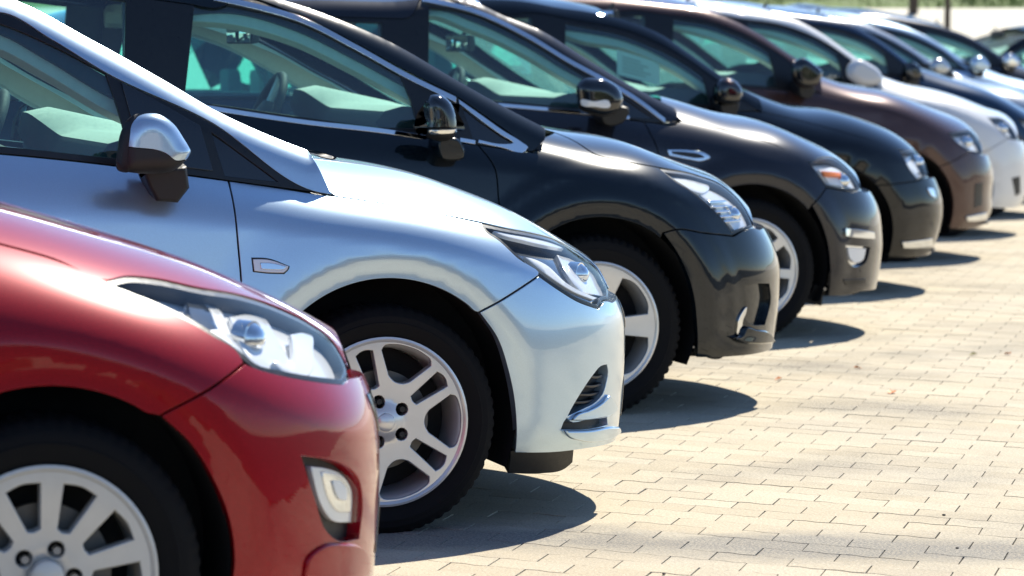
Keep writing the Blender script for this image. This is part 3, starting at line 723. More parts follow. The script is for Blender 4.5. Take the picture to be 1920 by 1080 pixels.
# ------------------------------------------------------------------ measured outlines of each car, metres, x forward from the front axle, z up
SPEC = {}
SPEC['red'] = dict(
    w=0.89,
    xc=-0.02,
    p=3.2,
    q=2.3,
    prof=[(0.05, 0.14), (0.13, 0.08), (0.2, 0.04), (0.32, 0.015), (0.5, 0.0), (0.68, 0.006), (0.85, 0.028), (1.0, 0.05), (1.3, 0.09)],
    nose=[(0.2244, 0.8028), (0.3069, 0.8077), (0.4198, 0.8115), (0.5102, 0.8083), (0.586, 0.797), (0.6586, 0.7731)],
    hoodline=[(-3.4, 1.3), (-1.6, 1.3), (-0.95, 1.23), (-0.55, 1.12), (0.005, 0.9833), (0.1531, 0.9388), (0.3043, 0.8916), (0.4252, 0.8488), (0.5172, 0.8084), (0.6099, 0.7654), (0.6729, 0.7331)],
    shoulder=[(-3.4, 0.88), (-1, 0.86), (-0.4, 0.8), (0, 0.72), (0.4, 0.6), (0.7, 0.5)],
    belt=[(-3.4, 1.05), (-2.2, 1.06), (-1.0, 1.03), (-0.4, 0.955), (-0.25, 0.93)],
    sil=[(-0.3, 1.02), (-0.5, 1.12), (-0.75, 1.26), (-1.05, 1.39), (-1.4, 1.46), (-1.9, 1.475), (-2.5, 1.44), (-3.0, 1.34), (-3.3, 1.12)],
    flares=[(0, 0.31, 0.352, 0.455, -0.02), (0, 0.31, 0.44, 0.64, 0.014)],
    bumps=[(0.63, 0.2, 0.1, 0.05, 0.016)],
    arch=(0, 0.31, 0.352),
    door_cut=[(-0.46, 0.9645), (-0.45, 0.8), (-0.43, 0.62), (-0.42, 0.45), (-0.44, 0.26)],
    hood_edge=[(-0.27, 0.9797), (-0.0583, 0.9247), (0.0439, 0.8945), (0.1463, 0.8518)],
    light=[(0.1459, 0.8509, 1), (0.1859, 0.8557), (0.2508, 0.8485), (0.3469, 0.8257), (0.4546, 0.8018), (0.5649, 0.7619), (0.6288, 0.729), (0.6737, 0.6934), (0.682, 0.6573), (0.6801, 0.64), (0.6491, 0.6242, 1), (0.5821, 0.6388), (0.4875, 0.6619), (0.4219, 0.6829), (0.3941, 0.7063), (0.3393, 0.7465), (0.2839, 0.7802), (0.2289, 0.8068), (0.1737, 0.8293), (0.15, 0.8407)],
    light_low=[(0.15, 0.8407), (0.1737, 0.8293), (0.2289, 0.8068), (0.2839, 0.7802), (0.3393, 0.7465), (0.3941, 0.7063)],
    light_top=[(0.1859, 0.8557), (0.2508, 0.8485), (0.3469, 0.8257), (0.4546, 0.8018), (0.5649, 0.7619), (0.6288, 0.729), (0.6737, 0.6934), (0.682, 0.6573)],
    bumper_cut=[(0.3998, 0.6906), (0.2177, 0.5994)],
    bumper_top=[(0.4, 0.6915), (0.4214, 0.681), (0.4869, 0.6601), (0.5813, 0.6369), (0.6481, 0.6224, 1), (0.6757, 0.6277), (0.707, 0.6236)],
    arch_f=[(0.2177, 0.5994), (0.2797, 0.539), (0.323, 0.469), (0.3556, 0.39), (0.3679, 0.3116), (0.352, 0.2)],
    bumper_bottom=[(0.352, 0.2), (0.48, 0.185), (0.64, 0.18)],
    bumper_centre=(0.18, 0.6),
    hood_front=((0.6861, 0.644), 0.74),
    cowl_x=-0.22,
    wing_top=[(-0.36, 0.9455)],
    dlo_low=[(-0.44, 0.9614)],
    dlo_up=[(-0.33, 0.955), (-0.55, 1.08), (-0.8, 1.21), (-1.08, 1.32)],
    pillar_low=[(-0.28, 0.925), (-0.33, 0.955), (-0.55, 1.08), (-0.8, 1.21), (-1.08, 1.32)],
    glass_main=[(-0.74, 1.15, 1), (-1.08, 1.298), (-1.22, 1.345, 1), (-1.25, 1.065, 1), (-0.7, 1.015, 1)],
    glass_quarter=[(-0.66, 1.1, 1), (-0.4, 0.965, 1), (-0.63, 1.0, 1)],
    quarter_dark=1,
    bumper_holes=[{'name': 'fog_recess', 'mat': 'black_plastic', 'poly': [(0.5166, 0.5003, 1), (0.5853, 0.4836), (0.6371, 0.4588), (0.6688, 0.4272), (0.6807, 0.3847), (0.6731, 0.3086, 1), (0.6083, 0.3201), (0.583, 0.3403), (0.5482, 0.4163)], 'depth': 0.028}],
    extras=[{'name': 'fog_light', 'mat': 'lamp_bowl', 'poly': [(0.5514, 0.4764, 1), (0.5888, 0.4677), (0.6461, 0.4393), (0.6683, 0.4115), (0.6709, 0.3388, 1), (0.6109, 0.3564), (0.5854, 0.3861)], 'depth': 0.016, 'flange': 0.02}, {'name': 'fog_reflector', 'mat': 'chrome', 'poly': [(0.5759, 0.4621, 1), (0.6028, 0.4558), (0.6441, 0.4353), (0.66, 0.4153), (0.6619, 0.363, 1), (0.6187, 0.3757), (0.6004, 0.397)], 'depth': 0.012, 'flange': 0.006}, {'name': 'fog_bulb', 'mat': 'lamp_white', 'poly': [(0.6016, 0.4405, 1), (0.6151, 0.4373), (0.6357, 0.4271), (0.6437, 0.4171), (0.6447, 0.3909, 1), (0.6231, 0.3973), (0.6139, 0.408)], 'depth': 0.008, 'flange': 0.006}, {'name': 'fog_lens', 'mat': 'clear_lens', 'poly': [(0.5514, 0.4764, 1), (0.5888, 0.4677), (0.6461, 0.4393), (0.6683, 0.4115), (0.6709, 0.3388, 1), (0.6109, 0.3564), (0.5854, 0.3861)], 'depth': 0.004, 'flange': 0.006}, {'name': 'lower_lip', 'mat': 'paint_red', 'poly': [(0.5179, 0.2588, 1), (0.5269, 0.2966), (0.5613, 0.3147), (0.6269, 0.3086), (0.6836, 0.2833), (0.7064, 0.2489), (0.7, 0.217, 1)], 'depth': -0.009, 'flange': 0.012, 'cell': 0.014, 'cham': 0.006}],
    lamp_parts=[('reflector', 'lamp_bowl', [(0.4202, 0.7863, 1), (0.4782, 0.7829), (0.5219, 0.7682), (0.5224, 0.74), (0.5331, 0.6972), (0.5397, 0.6632), (0.509, 0.6591), (0.4579, 0.6723), (0.4295, 0.7086), (0.4187, 0.7472)], 0.018, 0.006), ('daylight_strip', 'lamp_white', [(0.555, 0.7299, 1), (0.6051, 0.7239), (0.6238, 0.7154), (0.6012, 0.694), (0.5746, 0.6606), (0.5504, 0.6523), (0.5159, 0.6585), (0.4918, 0.6708), (0.4775, 0.6895, 1), (0.4885, 0.6921), (0.5027, 0.681), (0.5217, 0.6807), (0.5346, 0.6942)], 0.006, 0.004), ('inner_bezel', 'lamp_bowl', [(0.3222, 0.8173, 1), (0.38, 0.8122), (0.4051, 0.7973), (0.397, 0.7637), (0.4161, 0.7153), (0.3908, 0.7176), (0.3509, 0.7491), (0.3274, 0.7788)], 0.018, 0.008), ('lamp_mask', 'lamp_dark', [(0.3246, 0.8239, 1), (0.3567, 0.8176), (0.374, 0.8027), (0.3761, 0.7754), (0.3954, 0.7367), (0.4211, 0.6986), (0.4593, 0.6719), (0.5291, 0.6507), (0.6513, 0.6269), (0.6491, 0.6235, 1), (0.5885, 0.6381), (0.4929, 0.6616), (0.4296, 0.6834), (0.4017, 0.707), (0.3479, 0.7472), (0.3216, 0.7706)], 0.022, 0.0)],
    lamp_balls=[((0.4626, 0.726), 0.032, 0.012, 'chrome')],
    housing_mat='lamp_white',
    mirror={'y0': 0.09, 'D': 0.07, 'r': 0.06, 'outline': [(-0.8, 1.04), (-0.78, 1.11), (-0.72, 1.14), (-0.66, 1.11), (-0.62, 1.04), (-0.66, 0.99), (-0.79, 0.99)], 'cap': [(-0.8, 1.04), (-0.78, 1.11), (-0.72, 1.14), (-0.66, 1.11), (-0.62, 1.04), (-0.66, 0.99), (-0.79, 0.99)], 'stalk': [(-0.72, 0.99), (-0.7, 0.93), (-0.62, 0.92), (-0.6, 0.98), (-0.66, 1.0)]},
    wheel={'rt': 0.306, 'rr': 0.212, 'style': 'ten', 'mat': 'cover_silver', 'dish': 0.01, 'bolt_turn': 22, 'hub': -0.4, 'cap_r': 0.16, 'bolt_mat': 'chrome'},
    wheelbase=2.65,
    paint='paint_red',
    cell=0.02,
    cabin={'dash': (-0.42, 1.0), 'seat_x': -1.5, 'rear_mirror': (-1.02, 1.33), 'dash_mat': 'dash_dark'},
    loc=(0.9155, 7.28),
)
SPEC['silver'] = dict(
    w=0.9,
    xc=-0.02,
    p=3.3,
    q=2.3,
    prof=[(0.05, 0.16), (0.13, 0.1), (0.2, 0.05), (0.32, 0.02), (0.5, 0.0), (0.68, 0.004), (0.85, 0.02), (1.0, 0.04), (1.3, 0.08)],
    nose=[(0.1903, 0.8543), (0.3076, 0.8653), (0.462, 0.8714), (0.5393, 0.8664), (0.66, 0.8287)],
    hoodline=[(-3.4, 1.3), (-1.6, 1.3), (-0.9, 1.23), (-0.45, 1.1), (-0.15, 1.02), (0.2305, 0.9533), (0.3195, 0.9231), (0.4378, 0.8785), (0.5134, 0.845), (0.651, 0.7731), (0.7309, 0.7328)],
    shoulder=[(-3.4, 0.88), (-1, 0.86), (-0.4, 0.82), (0, 0.775), (0.4, 0.68), (0.7, 0.56)],
    belt=[(-3.4, 1.02), (-2.2, 1.055), (-1.0168, 1.0305), (-0.7056, 0.9955), (-0.4155, 0.9541), (-0.1534, 0.9152)],
    sil=[(-0.1762, 1.0309), (-0.2449, 1.0572), (-0.4146, 1.1339), (-0.5479, 1.2124), (-0.7463, 1.3253), (-0.9755, 1.442), (-1.35, 1.468), (-1.8, 1.485), (-2.4, 1.455), (-2.95, 1.36), (-3.3, 1.14)],
    flares=[(0, 0.325, 0.365, 0.435, -0.013), (0, 0.325, 0.42, 0.62, 0.012)],
    bumps=[(0.62, 0.24, 0.1, 0.035, 0.02)],
    arch=(0, 0.325, 0.365),
    door_cut=[(-0.4095, 0.954), (-0.4069, 0.8418), (-0.3988, 0.6946), (-0.4, 0.5), (-0.43, 0.26)],
    hood_edge=[(-0.1172, 0.9091), (-0.0269, 0.8953), (0.1043, 0.8709), (0.2998, 0.8306)],
    light=[(0.2989, 0.8293, 1), (0.3757, 0.8133), (0.4626, 0.7968), (0.5697, 0.7707), (0.6381, 0.7441), (0.7058, 0.7103), (0.7487, 0.6777), (0.7315, 0.6489), (0.7309, 0.6205), (0.7084, 0.6044, 1), (0.6765, 0.6057), (0.6472, 0.586, 1), (0.5649, 0.6146), (0.5045, 0.6474), (0.4398, 0.6881), (0.3788, 0.7387), (0.3351, 0.7833), (0.296, 0.8188)],
    bumper_top=[(0.4396, 0.6867), (0.5043, 0.6445), (0.5646, 0.6117), (0.6468, 0.5831, 1), (0.683, 0.6007), (0.7256, 0.5922)],
    bumper_cut=[(0.4378, 0.6868), (0.2547, 0.594)],
    arch_f=[(0.2547, 0.594), (0.3056, 0.5244), (0.3388, 0.4385), (0.3633, 0.3417), (0.3706, 0.2747), (0.3726, 0.2004)],
    bumper_bottom=[(0.3726, 0.2004), (0.4848, 0.1922), (0.6192, 0.1898)],
    dlo_up=[(-0.1534, 0.9166), (-0.4564, 1.1139), (-0.7212, 1.238), (-0.8654, 1.3281), (-0.9979, 1.3996)],
    pillar_low=[(-0.1256, 0.912), (-0.1534, 0.9166), (-0.4564, 1.1139), (-0.7212, 1.238), (-0.8654, 1.3281), (-0.9979, 1.3996)],
    sail=[(-0.6881, 1.2168, 1), (-0.5846, 1.1614), (-0.4791, 1.1001, 1), (-0.4613, 1.0294), (-0.4495, 0.9771, 1), (-0.6393, 1.0045, 1), (-0.6652, 1.1155)],
    mirror={'y0': 0.115, 'D': 0.045, 'r': 0.045, 'stalk_d': 0.075, 'outline': [(-0.7423, 1.0527), (-0.7239, 1.1074), (-0.6877, 1.1359), (-0.642, 1.1384), (-0.6006, 1.1135), (-0.573, 1.0748), (-0.5523, 1.0375), (-0.5636, 1.0142), (-0.6014, 0.987), (-0.664, 0.9807), (-0.7359, 0.9883)], 'cap': [(-0.7243, 1.054, 1), (-0.7184, 1.106), (-0.685, 1.1345), (-0.642, 1.137), (-0.6006, 1.1121), (-0.573, 1.0734), (-0.5537, 1.0375, 1), (-0.5678, 1.0183, 1), (-0.6012, 1.0173), (-0.6206, 1.0326)], 'case': [(-0.7408, 1.0651, 1), (-0.7243, 1.0526, 1), (-0.6206, 1.0312), (-0.6012, 1.0159), (-0.5678, 1.017, 1), (-0.6001, 0.987), (-0.664, 0.9807), (-0.7359, 0.9883, 1)], 'rim': [(-0.7423, 1.0527), (-0.7267, 1.1033), (-0.7016, 1.1305), (-0.7142, 1.1059), (-0.7229, 1.0594), (-0.7287, 1.0184), (-0.7248, 0.9882), (-0.7372, 0.9897)], 'bits': [('mirror_rim', 'black_plastic', [(-0.7423, 1.0527), (-0.7309, 1.0978), (-0.7071, 1.1292), (-0.6877, 1.1373), (-0.71, 1.1114), (-0.7187, 1.0704), (-0.7232, 1.0183), (-0.7221, 0.9868), (-0.7373, 0.9883)], -0.0015)], 'stalk': [(-0.6717, 0.9926, 1), (-0.6552, 0.9479, 1), (-0.6331, 0.9074, 1), (-0.5768, 0.9025, 1), (-0.5469, 0.9412, 1), (-0.555, 0.997, 1)]},
    loc=(2.1701, 9.671),
    light_low=[(0.296, 0.8188), (0.3351, 0.7833), (0.3788, 0.7387), (0.4398, 0.6881)],
    light_top=[(0.3757, 0.8133), (0.4626, 0.7968), (0.5697, 0.7707), (0.6381, 0.7441), (0.7058, 0.7103), (0.7487, 0.6777), (0.7315, 0.6489)],
    hood_front=((0.7369, 0.6245), 0.8),
    cowl_x=-0.13,
    hood_back=0.07,
    bumper_centre=(0.17, 0.6),
    wing_top=[(-0.275, 0.9338), (-0.154, 0.9139)],
    dlo_low=[(-0.4155, 0.9541), (-0.275, 0.9338)],
    glass_main=[(-1.0002, 1.3687), (-0.8624, 1.3098), (-0.727, 1.238, 1), (-0.6902, 1.1044), (-0.6747, 1.0133, 1), (-0.7046, 1.0164), (-1.016, 1.0512), (-1.24, 1.068, 1), (-1.215, 1.405, 1)],
    glass_quarter=[(-0.4466, 1.08, 1), (-0.2729, 0.9494, 1), (-0.4163, 0.9668, 1)],
    bumper_holes=[{'name': 'fog_recess', 'mat': 'black_plastic', 'poly': [(0.6826, 0.4215, 1), (0.6564, 0.4202), (0.6287, 0.4008), (0.5895, 0.3614), (0.5596, 0.3254), (0.5396, 0.2975, 1), (0.5883, 0.3104), (0.6422, 0.3252), (0.6686, 0.343), (0.6832, 0.3759), (0.6889, 0.4024)], 'depth': 0.03}, {'name': 'intake_slot', 'mat': 'black_plastic', 'poly': [(0.5323, 0.2863), (0.5419, 0.278), (0.6046, 0.2745), (0.6931, 0.2695, 1), (0.6965, 0.2522, 1), (0.5912, 0.254), (0.5163, 0.261, 1)], 'depth': 0.025}],
    extras=[{'name': 'fog_slat', 'mat': 'black_trim', 'poly': [(0.6319, 0.3978, 1), (0.6568, 0.3927), (0.6829, 0.3946, 1), (0.686, 0.3865, 1), (0.6573, 0.3843), (0.6238, 0.3912, 1)], 'depth': 0.012, 'flange': 0.018, 'cell': 0.012}, {'name': 'fog_slat', 'mat': 'black_trim', 'poly': [(0.6081, 0.3733, 1), (0.6436, 0.3685), (0.6822, 0.3704, 1), (0.6853, 0.3623, 1), (0.6442, 0.3601), (0.6002, 0.3666, 1)], 'depth': 0.012, 'flange': 0.018, 'cell': 0.012}, {'name': 'fog_slat', 'mat': 'black_trim', 'poly': [(0.5868, 0.3514, 1), (0.6298, 0.346), (0.6766, 0.3468, 1), (0.6797, 0.3387, 1), (0.6303, 0.3376), (0.5792, 0.3447, 1)], 'depth': 0.012, 'flange': 0.018, 'cell': 0.012}, {'name': 'fog_slat', 'mat': 'black_trim', 'poly': [(0.568, 0.3308, 1), (0.615, 0.3273), (0.6658, 0.33, 1), (0.6688, 0.322, 1), (0.6155, 0.3189), (0.5605, 0.3241, 1)], 'depth': 0.012, 'flange': 0.018, 'cell': 0.012}, {'name': 'air_dam', 'mat': 'black_plastic', 'poly': [(0.366, 0.1999, 1), (0.3746, 0.1301, 1), (0.4851, 0.1212), (0.5678, 0.1287), (0.5907, 0.1455, 1), (0.5839, 0.1839, 1)], 'depth': 0.012, 'flange': 0.03}, {'name': 'side_badge', 'mat': 'black_plastic', 'poly': [(-0.3699, 0.753, 1), (-0.3288, 0.751), (-0.2683, 0.7292, 1), (-0.27, 0.7222), (-0.2834, 0.7083, 1), (-0.3303, 0.7104), (-0.367, 0.7152, 1)], 'depth': -0.003, 'flange': 0.01, 'cell': 0.01}, {'name': 'side_repeater', 'mat': 'lamp_bowl', 'poly': [(-0.3662, 0.7488, 1), (-0.328, 0.7472), (-0.2717, 0.7289, 1), (-0.2733, 0.723), (-0.2857, 0.7113, 1), (-0.3294, 0.7131), (-0.3635, 0.7171, 1)], 'depth': -0.005, 'flange': 0.006, 'cell': 0.01}, {'name': 'repeater_lens', 'mat': 'chrome', 'poly': [(-0.348, 0.739, 1), (-0.3192, 0.7381), (-0.2769, 0.728, 1), (-0.278, 0.7248), (-0.2874, 0.7184, 1), (-0.3203, 0.7194), (-0.3459, 0.7216, 1)], 'depth': -0.0075, 'flange': 0.004, 'cell': 0.01}, {'name': 'bumper_lip', 'mat': 'paint_silver', 'poly': [(0.538, 0.2828, 1), (0.5608, 0.2984), (0.6048, 0.3056), (0.6562, 0.3204), (0.6888, 0.3371, 1), (0.7154, 0.3144), (0.7405, 0.2896, 1), (0.7157, 0.2776), (0.6599, 0.2762), (0.5945, 0.277)], 'depth': -0.012, 'flange': 0.022, 'cell': 0.014, 'cham': 0.005}, {'name': 'lower_lip', 'mat': 'paint_silver', 'poly': [(0.5128, 0.2583, 1), (0.5912, 0.251), (0.7003, 0.2453), (0.7612, 0.2315, 1), (0.7767, 0.2126), (0.7381, 0.2068), (0.657, 0.2102), (0.5775, 0.2247), (0.5284, 0.2419)], 'depth': -0.014, 'flange': 0.022, 'cell': 0.014, 'cham': 0.006}, {'name': 'cowl_vent', 'mat': 'black_plastic', 'poly': [(-0.0327, 1.0063), (0.0088, 1.006), (0.0407, 0.9948), (0.0012, 0.9933), (-0.0377, 0.9933), (-0.0562, 0.9993)], 'depth': -0.003, 'flange': 0.006, 'cell': 0.012}],
    lamp_parts=[('daylight_strip', 'lamp_white', [(0.4168, 0.7461, 1), (0.4494, 0.7387), (0.4869, 0.7211), (0.5425, 0.6685), (0.6094, 0.6333), (0.666, 0.6134, 1), (0.6408, 0.6104, 1), (0.5585, 0.6418), (0.4849, 0.6879)], 0.008, 0.006), ('reflector', 'lamp_bowl', [(0.5789, 0.7468, 1), (0.6879, 0.7107), (0.7365, 0.6719), (0.7347, 0.6374), (0.7225, 0.6146, 1), (0.6139, 0.6387, 1), (0.5864, 0.6692), (0.5707, 0.7185)], 0.018, 0.006), ('upper_trim', 'lamp_white', [(0.3102, 0.8261, 1), (0.3747, 0.8121), (0.4595, 0.7944), (0.5632, 0.769), (0.6234, 0.7449, 1), (0.5232, 0.7641), (0.4302, 0.7847), (0.3511, 0.8054)], 0.008, 0.0)],
    lamp_balls=[((0.647, 0.6725), 0.03, 0.014, 'chrome')],
    wheel={'rt': 0.314, 'rr': 0.226, 'style': 'double5', 'mat': 'satin_silver', 'dish': 0.004, 'bolt_turn': 55},
    wheelbase=2.66,
    quarter_dark=1,
    paint='paint_silver',
    cabin={'dash': (-0.25, 1.012), 'seat_x': -1.42, 'rear_mirror': (-0.93, 1.34), 'dash_mat': 'dash_light'},
)
SPEC['dark'] = dict(
    w=0.895,
    xc=-0.02,
    p=3.4,
    q=2.4,
    prof=[(0.05, 0.14), (0.13, 0.08), (0.2, 0.04), (0.32, 0.012), (0.5, 0.0), (0.68, 0.004), (0.85, 0.022), (1.0, 0.045), (1.3, 0.08)],
    nose=[(0.1687, 0.8787), (0.269, 0.891), (0.3672, 0.901), (0.4413, 0.9049), (0.5096, 0.9002), (0.5801, 0.8764), (0.6784, 0.8297)],
    hoodline=[(-3.5, 1.38), (-1.6, 1.36), (-0.9, 1.27), (-0.45, 1.15), (0.0151, 1.0162), (0.2342, 0.9789), (0.3878, 0.9257), (0.5277, 0.8803), (0.6365, 0.843), (0.7222, 0.7916)],
    shoulder=[(-3.5, 0.94), (-1, 0.92), (-0.4, 0.87), (0, 0.82), (0.4, 0.73), (0.7, 0.6)],
    belt=[(-3.5, 1.14), (-2.3, 1.13), (-1.3416, 1.0926), (-1.0672, 1.0509), (-0.7165, 1.0081), (-0.4287, 0.9686), (-0.2483, 0.9408)],
    sil=[(-0.1556, 1.0251), (-0.2249, 1.0597), (-0.3412, 1.1208), (-0.4782, 1.1985), (-0.6953, 1.3243), (-0.9082, 1.4171), (-1.0773, 1.474), (-1.5, 1.545), (-2.0, 1.6), (-2.6, 1.59), (-3.1, 1.5), (-3.45, 1.2)],
    flares=[(0, 0.335, 0.375, 0.44, -0.012), (0, 0.335, 0.44, 0.52, 0.016), (0, 0.335, 0.52, 0.58, 0.01)],
    bumps=[(0.6, 0.22, 0.12, 0.04, 0.02)],
    arch=(0, 0.335, 0.375),
    door_cut=[(-0.4226, 0.9686), (-0.3773, 0.8946), (-0.3653, 0.7772), (-0.36, 0.6), (-0.38, 0.45), (-0.42, 0.26)],
    hood_edge=[(-0.0614, 1.0046), (-0.017, 0.9777), (0.0201, 0.9364), (0.1182, 0.9079), (0.2668, 0.8811)],
    light=[(0.2584, 0.8778, 1), (0.4588, 0.8459), (0.5848, 0.7995), (0.6338, 0.7456), (0.6484, 0.6896), (0.6509, 0.6597, 1), (0.5831, 0.6508), (0.5332, 0.6361, 1), (0.4923, 0.6853), (0.4247, 0.7463), (0.367, 0.7964), (0.3061, 0.8385)],
    light_low=[(0.3061, 0.8385), (0.367, 0.7964), (0.4247, 0.7463), (0.4923, 0.6853)],
    light_top=[(0.4588, 0.8459), (0.5848, 0.7995), (0.6338, 0.7456), (0.6484, 0.6896)],
    bumper_cut=[(0.5378, 0.6302), (0.4016, 0.647), (0.2785, 0.6622), (0.2357, 0.6512)],
    bumper_top=[(0.5378, 0.6302), (0.5825, 0.6471), (0.6488, 0.6562, 1), (0.6931, 0.645)],
    arch_f=[(0.2357, 0.6512), (0.2915, 0.5779), (0.3314, 0.5007), (0.3585, 0.4137), (0.373, 0.3169), (0.3844, 0.1964)],
    bumper_bottom=[(0.3844, 0.1964), (0.4749, 0.1918), (0.5932, 0.1898)],
    bumper_centre=(0.19, 0.655),
    hood_front=((0.6569, 0.6637), 0.8),
    cowl_x=-0.1,
    wing_top=[(-0.3169, 0.9527), (-0.2372, 0.9425), (-0.1657, 0.981)],
    dlo_low=[(-0.4287, 0.9686), (-0.3368, 0.9547)],
    dlo_up=[(-0.234, 0.9463), (-0.3036, 1.0068), (-0.3696, 1.0541), (-0.4875, 1.1351), (-0.6643, 1.2253), (-0.8366, 1.3205), (-1.0396, 1.4209), (-1.2444, 1.478)],
    pillar_low=[(-0.1702, 0.9831), (-0.2263, 0.9425), (-0.3034, 1.0087), (-0.3695, 1.0559), (-0.4873, 1.137), (-0.6642, 1.2271), (-0.8364, 1.3224), (-1.0392, 1.4228), (-1.2439, 1.4799)],
    glass_main=[(-1.4, 1.4781, 1), (-1.249, 1.4481), (-1.0432, 1.3947), (-0.839, 1.2925), (-0.6905, 1.2141, 1), (-0.6588, 1.1209), (-0.6379, 1.0279, 1), (-0.7152, 1.0303), (-1.066, 1.073), (-1.3406, 1.1128), (-1.46, 1.1268, 1)],
    glass_quarter=[(-0.4691, 1.0958, 1), (-0.4002, 1.0412), (-0.2801, 0.9729), (-0.2768, 0.9617, 1), (-0.4371, 0.9911, 1)],
    quarter_dark=1,
    pillar_b=-1.56,
    strips=[('chrome_strip', 'chrome', [(-1.3335, 1.4925, 1), (-1.2451, 1.4742), (-1.0399, 1.419), (-0.8369, 1.3168), (-0.6648, 1.2197), (-0.4915, 1.1351, 1), (-0.4932, 1.1146, 1), (-0.6665, 1.1992), (-0.8387, 1.2963), (-1.0429, 1.3985), (-1.2484, 1.4537), (-1.337, 1.4719, 1)], -0.004), ('chrome_corner', 'chrome', [(-0.4843, 1.1276, 1), (-0.3983, 1.0673), (-0.3324, 1.0201), (-0.2562, 0.9727), (-0.2373, 0.9576), (-0.2482, 0.9427), (-0.3367, 0.9566), (-0.4225, 0.9742, 1), (-0.4198, 0.9853, 1), (-0.3359, 0.9697), (-0.292, 0.973), (-0.3339, 0.9996), (-0.3998, 1.0468), (-0.4817, 1.1108, 1)], -0.004), ('chrome_sill', 'chrome', [(-1.4533, 1.1224, 1), (-1.3392, 1.1036), (-1.0666, 1.062), (-0.7159, 1.0192), (-0.6084, 1.0017, 1), (-0.6094, 0.985, 1), (-0.7168, 1.0025), (-1.0675, 1.0454), (-1.34, 1.0871), (-1.4541, 1.1059, 1)], -0.004), ('chrome_sill', 'chrome', [(-0.488, 0.9933, 1), (-0.4317, 0.9836, 1), (-0.4326, 0.9687, 1), (-0.4889, 0.9784, 1)], -0.004)],
    bumper_holes=[{'name': 'bumper_recess', 'mat': 'paint_slate', 'poly': [(0.5846, 0.4455, 1), (0.6471, 0.4512), (0.7173, 0.4454, 1), (0.7322, 0.3907), (0.7025, 0.2987, 1), (0.6216, 0.3101), (0.5929, 0.3319, 1), (0.5971, 0.3922)], 'depth': 0.026}],
    extras=[{'name': 'fog_trim', 'mat': 'chrome', 'poly': [(0.5477, 0.3235, 1), (0.5625, 0.3496), (0.5903, 0.3731), (0.5888, 0.3537), (0.575, 0.3253), (0.5727, 0.2765, 1), (0.5512, 0.2724)], 'depth': -0.008, 'flange': 0.02, 'cell': 0.01}, {'name': 'bumper_blade', 'mat': 'paint_slate', 'poly': [(0.5201, 0.2649, 1), (0.5621, 0.2754), (0.5793, 0.3015), (0.6287, 0.2899), (0.6985, 0.2733), (0.7364, 0.2506), (0.7569, 0.2273, 1), (0.6292, 0.2353), (0.5619, 0.2445)], 'depth': -0.024, 'flange': 0.035, 'cell': 0.015, 'cham': 0.007}, {'name': 'mud_guard', 'mat': 'black_plastic', 'poly': [(0.4106, 0.1946, 1), (0.4582, 0.1713), (0.519, 0.1654), (0.555, 0.1837, 1)], 'depth': 0.03, 'flange': 0.03}],
    lamp_parts=[('reflector', 'lamp_bowl', [(0.4097, 0.8257, 1), (0.5328, 0.7977), (0.6068, 0.7459), (0.6431, 0.6843), (0.6387, 0.666, 1), (0.5608, 0.6516, 1), (0.5033, 0.7206), (0.4456, 0.7788)], 0.016, 0.006), ('side_reflector', 'lamp_white', [(0.2823, 0.871, 1), (0.4404, 0.8446), (0.5096, 0.8178), (0.434, 0.7967), (0.3628, 0.8195)], 0.014, 0.004), ('lamp_rib', 'chrome', [(0.4511, 0.767, 1), (0.551, 0.7636, 1), (0.5509, 0.7564, 1), (0.4522, 0.7577, 1)], 0.008, 0.002), ('lamp_rib', 'chrome', [(0.4591, 0.7482, 1), (0.56, 0.7467, 1), (0.5608, 0.7394, 1), (0.4612, 0.7388, 1)], 0.008, 0.002), ('lamp_rib', 'chrome', [(0.4689, 0.7292, 1), (0.5709, 0.7296, 1), (0.5725, 0.7221, 1), (0.4718, 0.7197, 1)], 0.008, 0.002), ('lamp_rib', 'chrome', [(0.4802, 0.7099, 1), (0.5834, 0.7122, 1), (0.5857, 0.7046, 1), (0.484, 0.7003, 1)], 0.008, 0.002), ('lamp_rib', 'chrome', [(0.493, 0.6905, 1), (0.5973, 0.6946, 1), (0.6002, 0.687, 1), (0.4971, 0.6808, 1)], 0.008, 0.002)],
    lamp_balls=[((0.5869, 0.7014), 0.03, 0.012, 'chrome')],
    housing_mat='lamp_white',
    mirror={'y0': 0.08, 'D': 0.06, 'r': 0.05, 'case_mat': 'black_plastic', 'outline': [(-0.6527, 1.0032), (-0.6563, 1.0601), (-0.6543, 1.1242), (-0.6372, 1.1462), (-0.6068, 1.1479), (-0.5726, 1.1276), (-0.5536, 1.0962), (-0.5442, 1.0539), (-0.5461, 1.0134), (-0.5652, 0.9915), (-0.6318, 0.992)], 'cap': [(-0.6545, 1.0344, 1), (-0.6543, 1.1242), (-0.6372, 1.1452), (-0.6068, 1.147), (-0.5726, 1.1266), (-0.5536, 1.0944), (-0.5461, 1.0539), (-0.5461, 1.0355, 1)], 'case': [(-0.6545, 1.0307, 1), (-0.5461, 1.0318, 1), (-0.5461, 1.0134), (-0.5652, 0.9915), (-0.6318, 0.992), (-0.6527, 1.0032)], 'bits': [('mirror_repeater', 'chrome', [(-0.6507, 1.0252, 1), (-0.5518, 1.0282, 1), (-0.5518, 1.0153, 1), (-0.6488, 1.0105, 1)], -0.002)], 'stalk': [(-0.596, 0.9892), (-0.5846, 0.9223), (-0.5385, 0.9145), (-0.5038, 0.9235), (-0.523, 0.9887)], 'foot_mat': 'paint_slate', 'cap_mat': 'gloss_black'},
    wheel={'rt': 0.329, 'rr': 0.231, 'style': 'five', 'mat': 'satin_silver', 'dish': 0.012, 'tread': 0.007},
    wheelbase=2.78,
    paint='paint_slate',
    tail=-3.6,
    dlo_rear=-3.0,
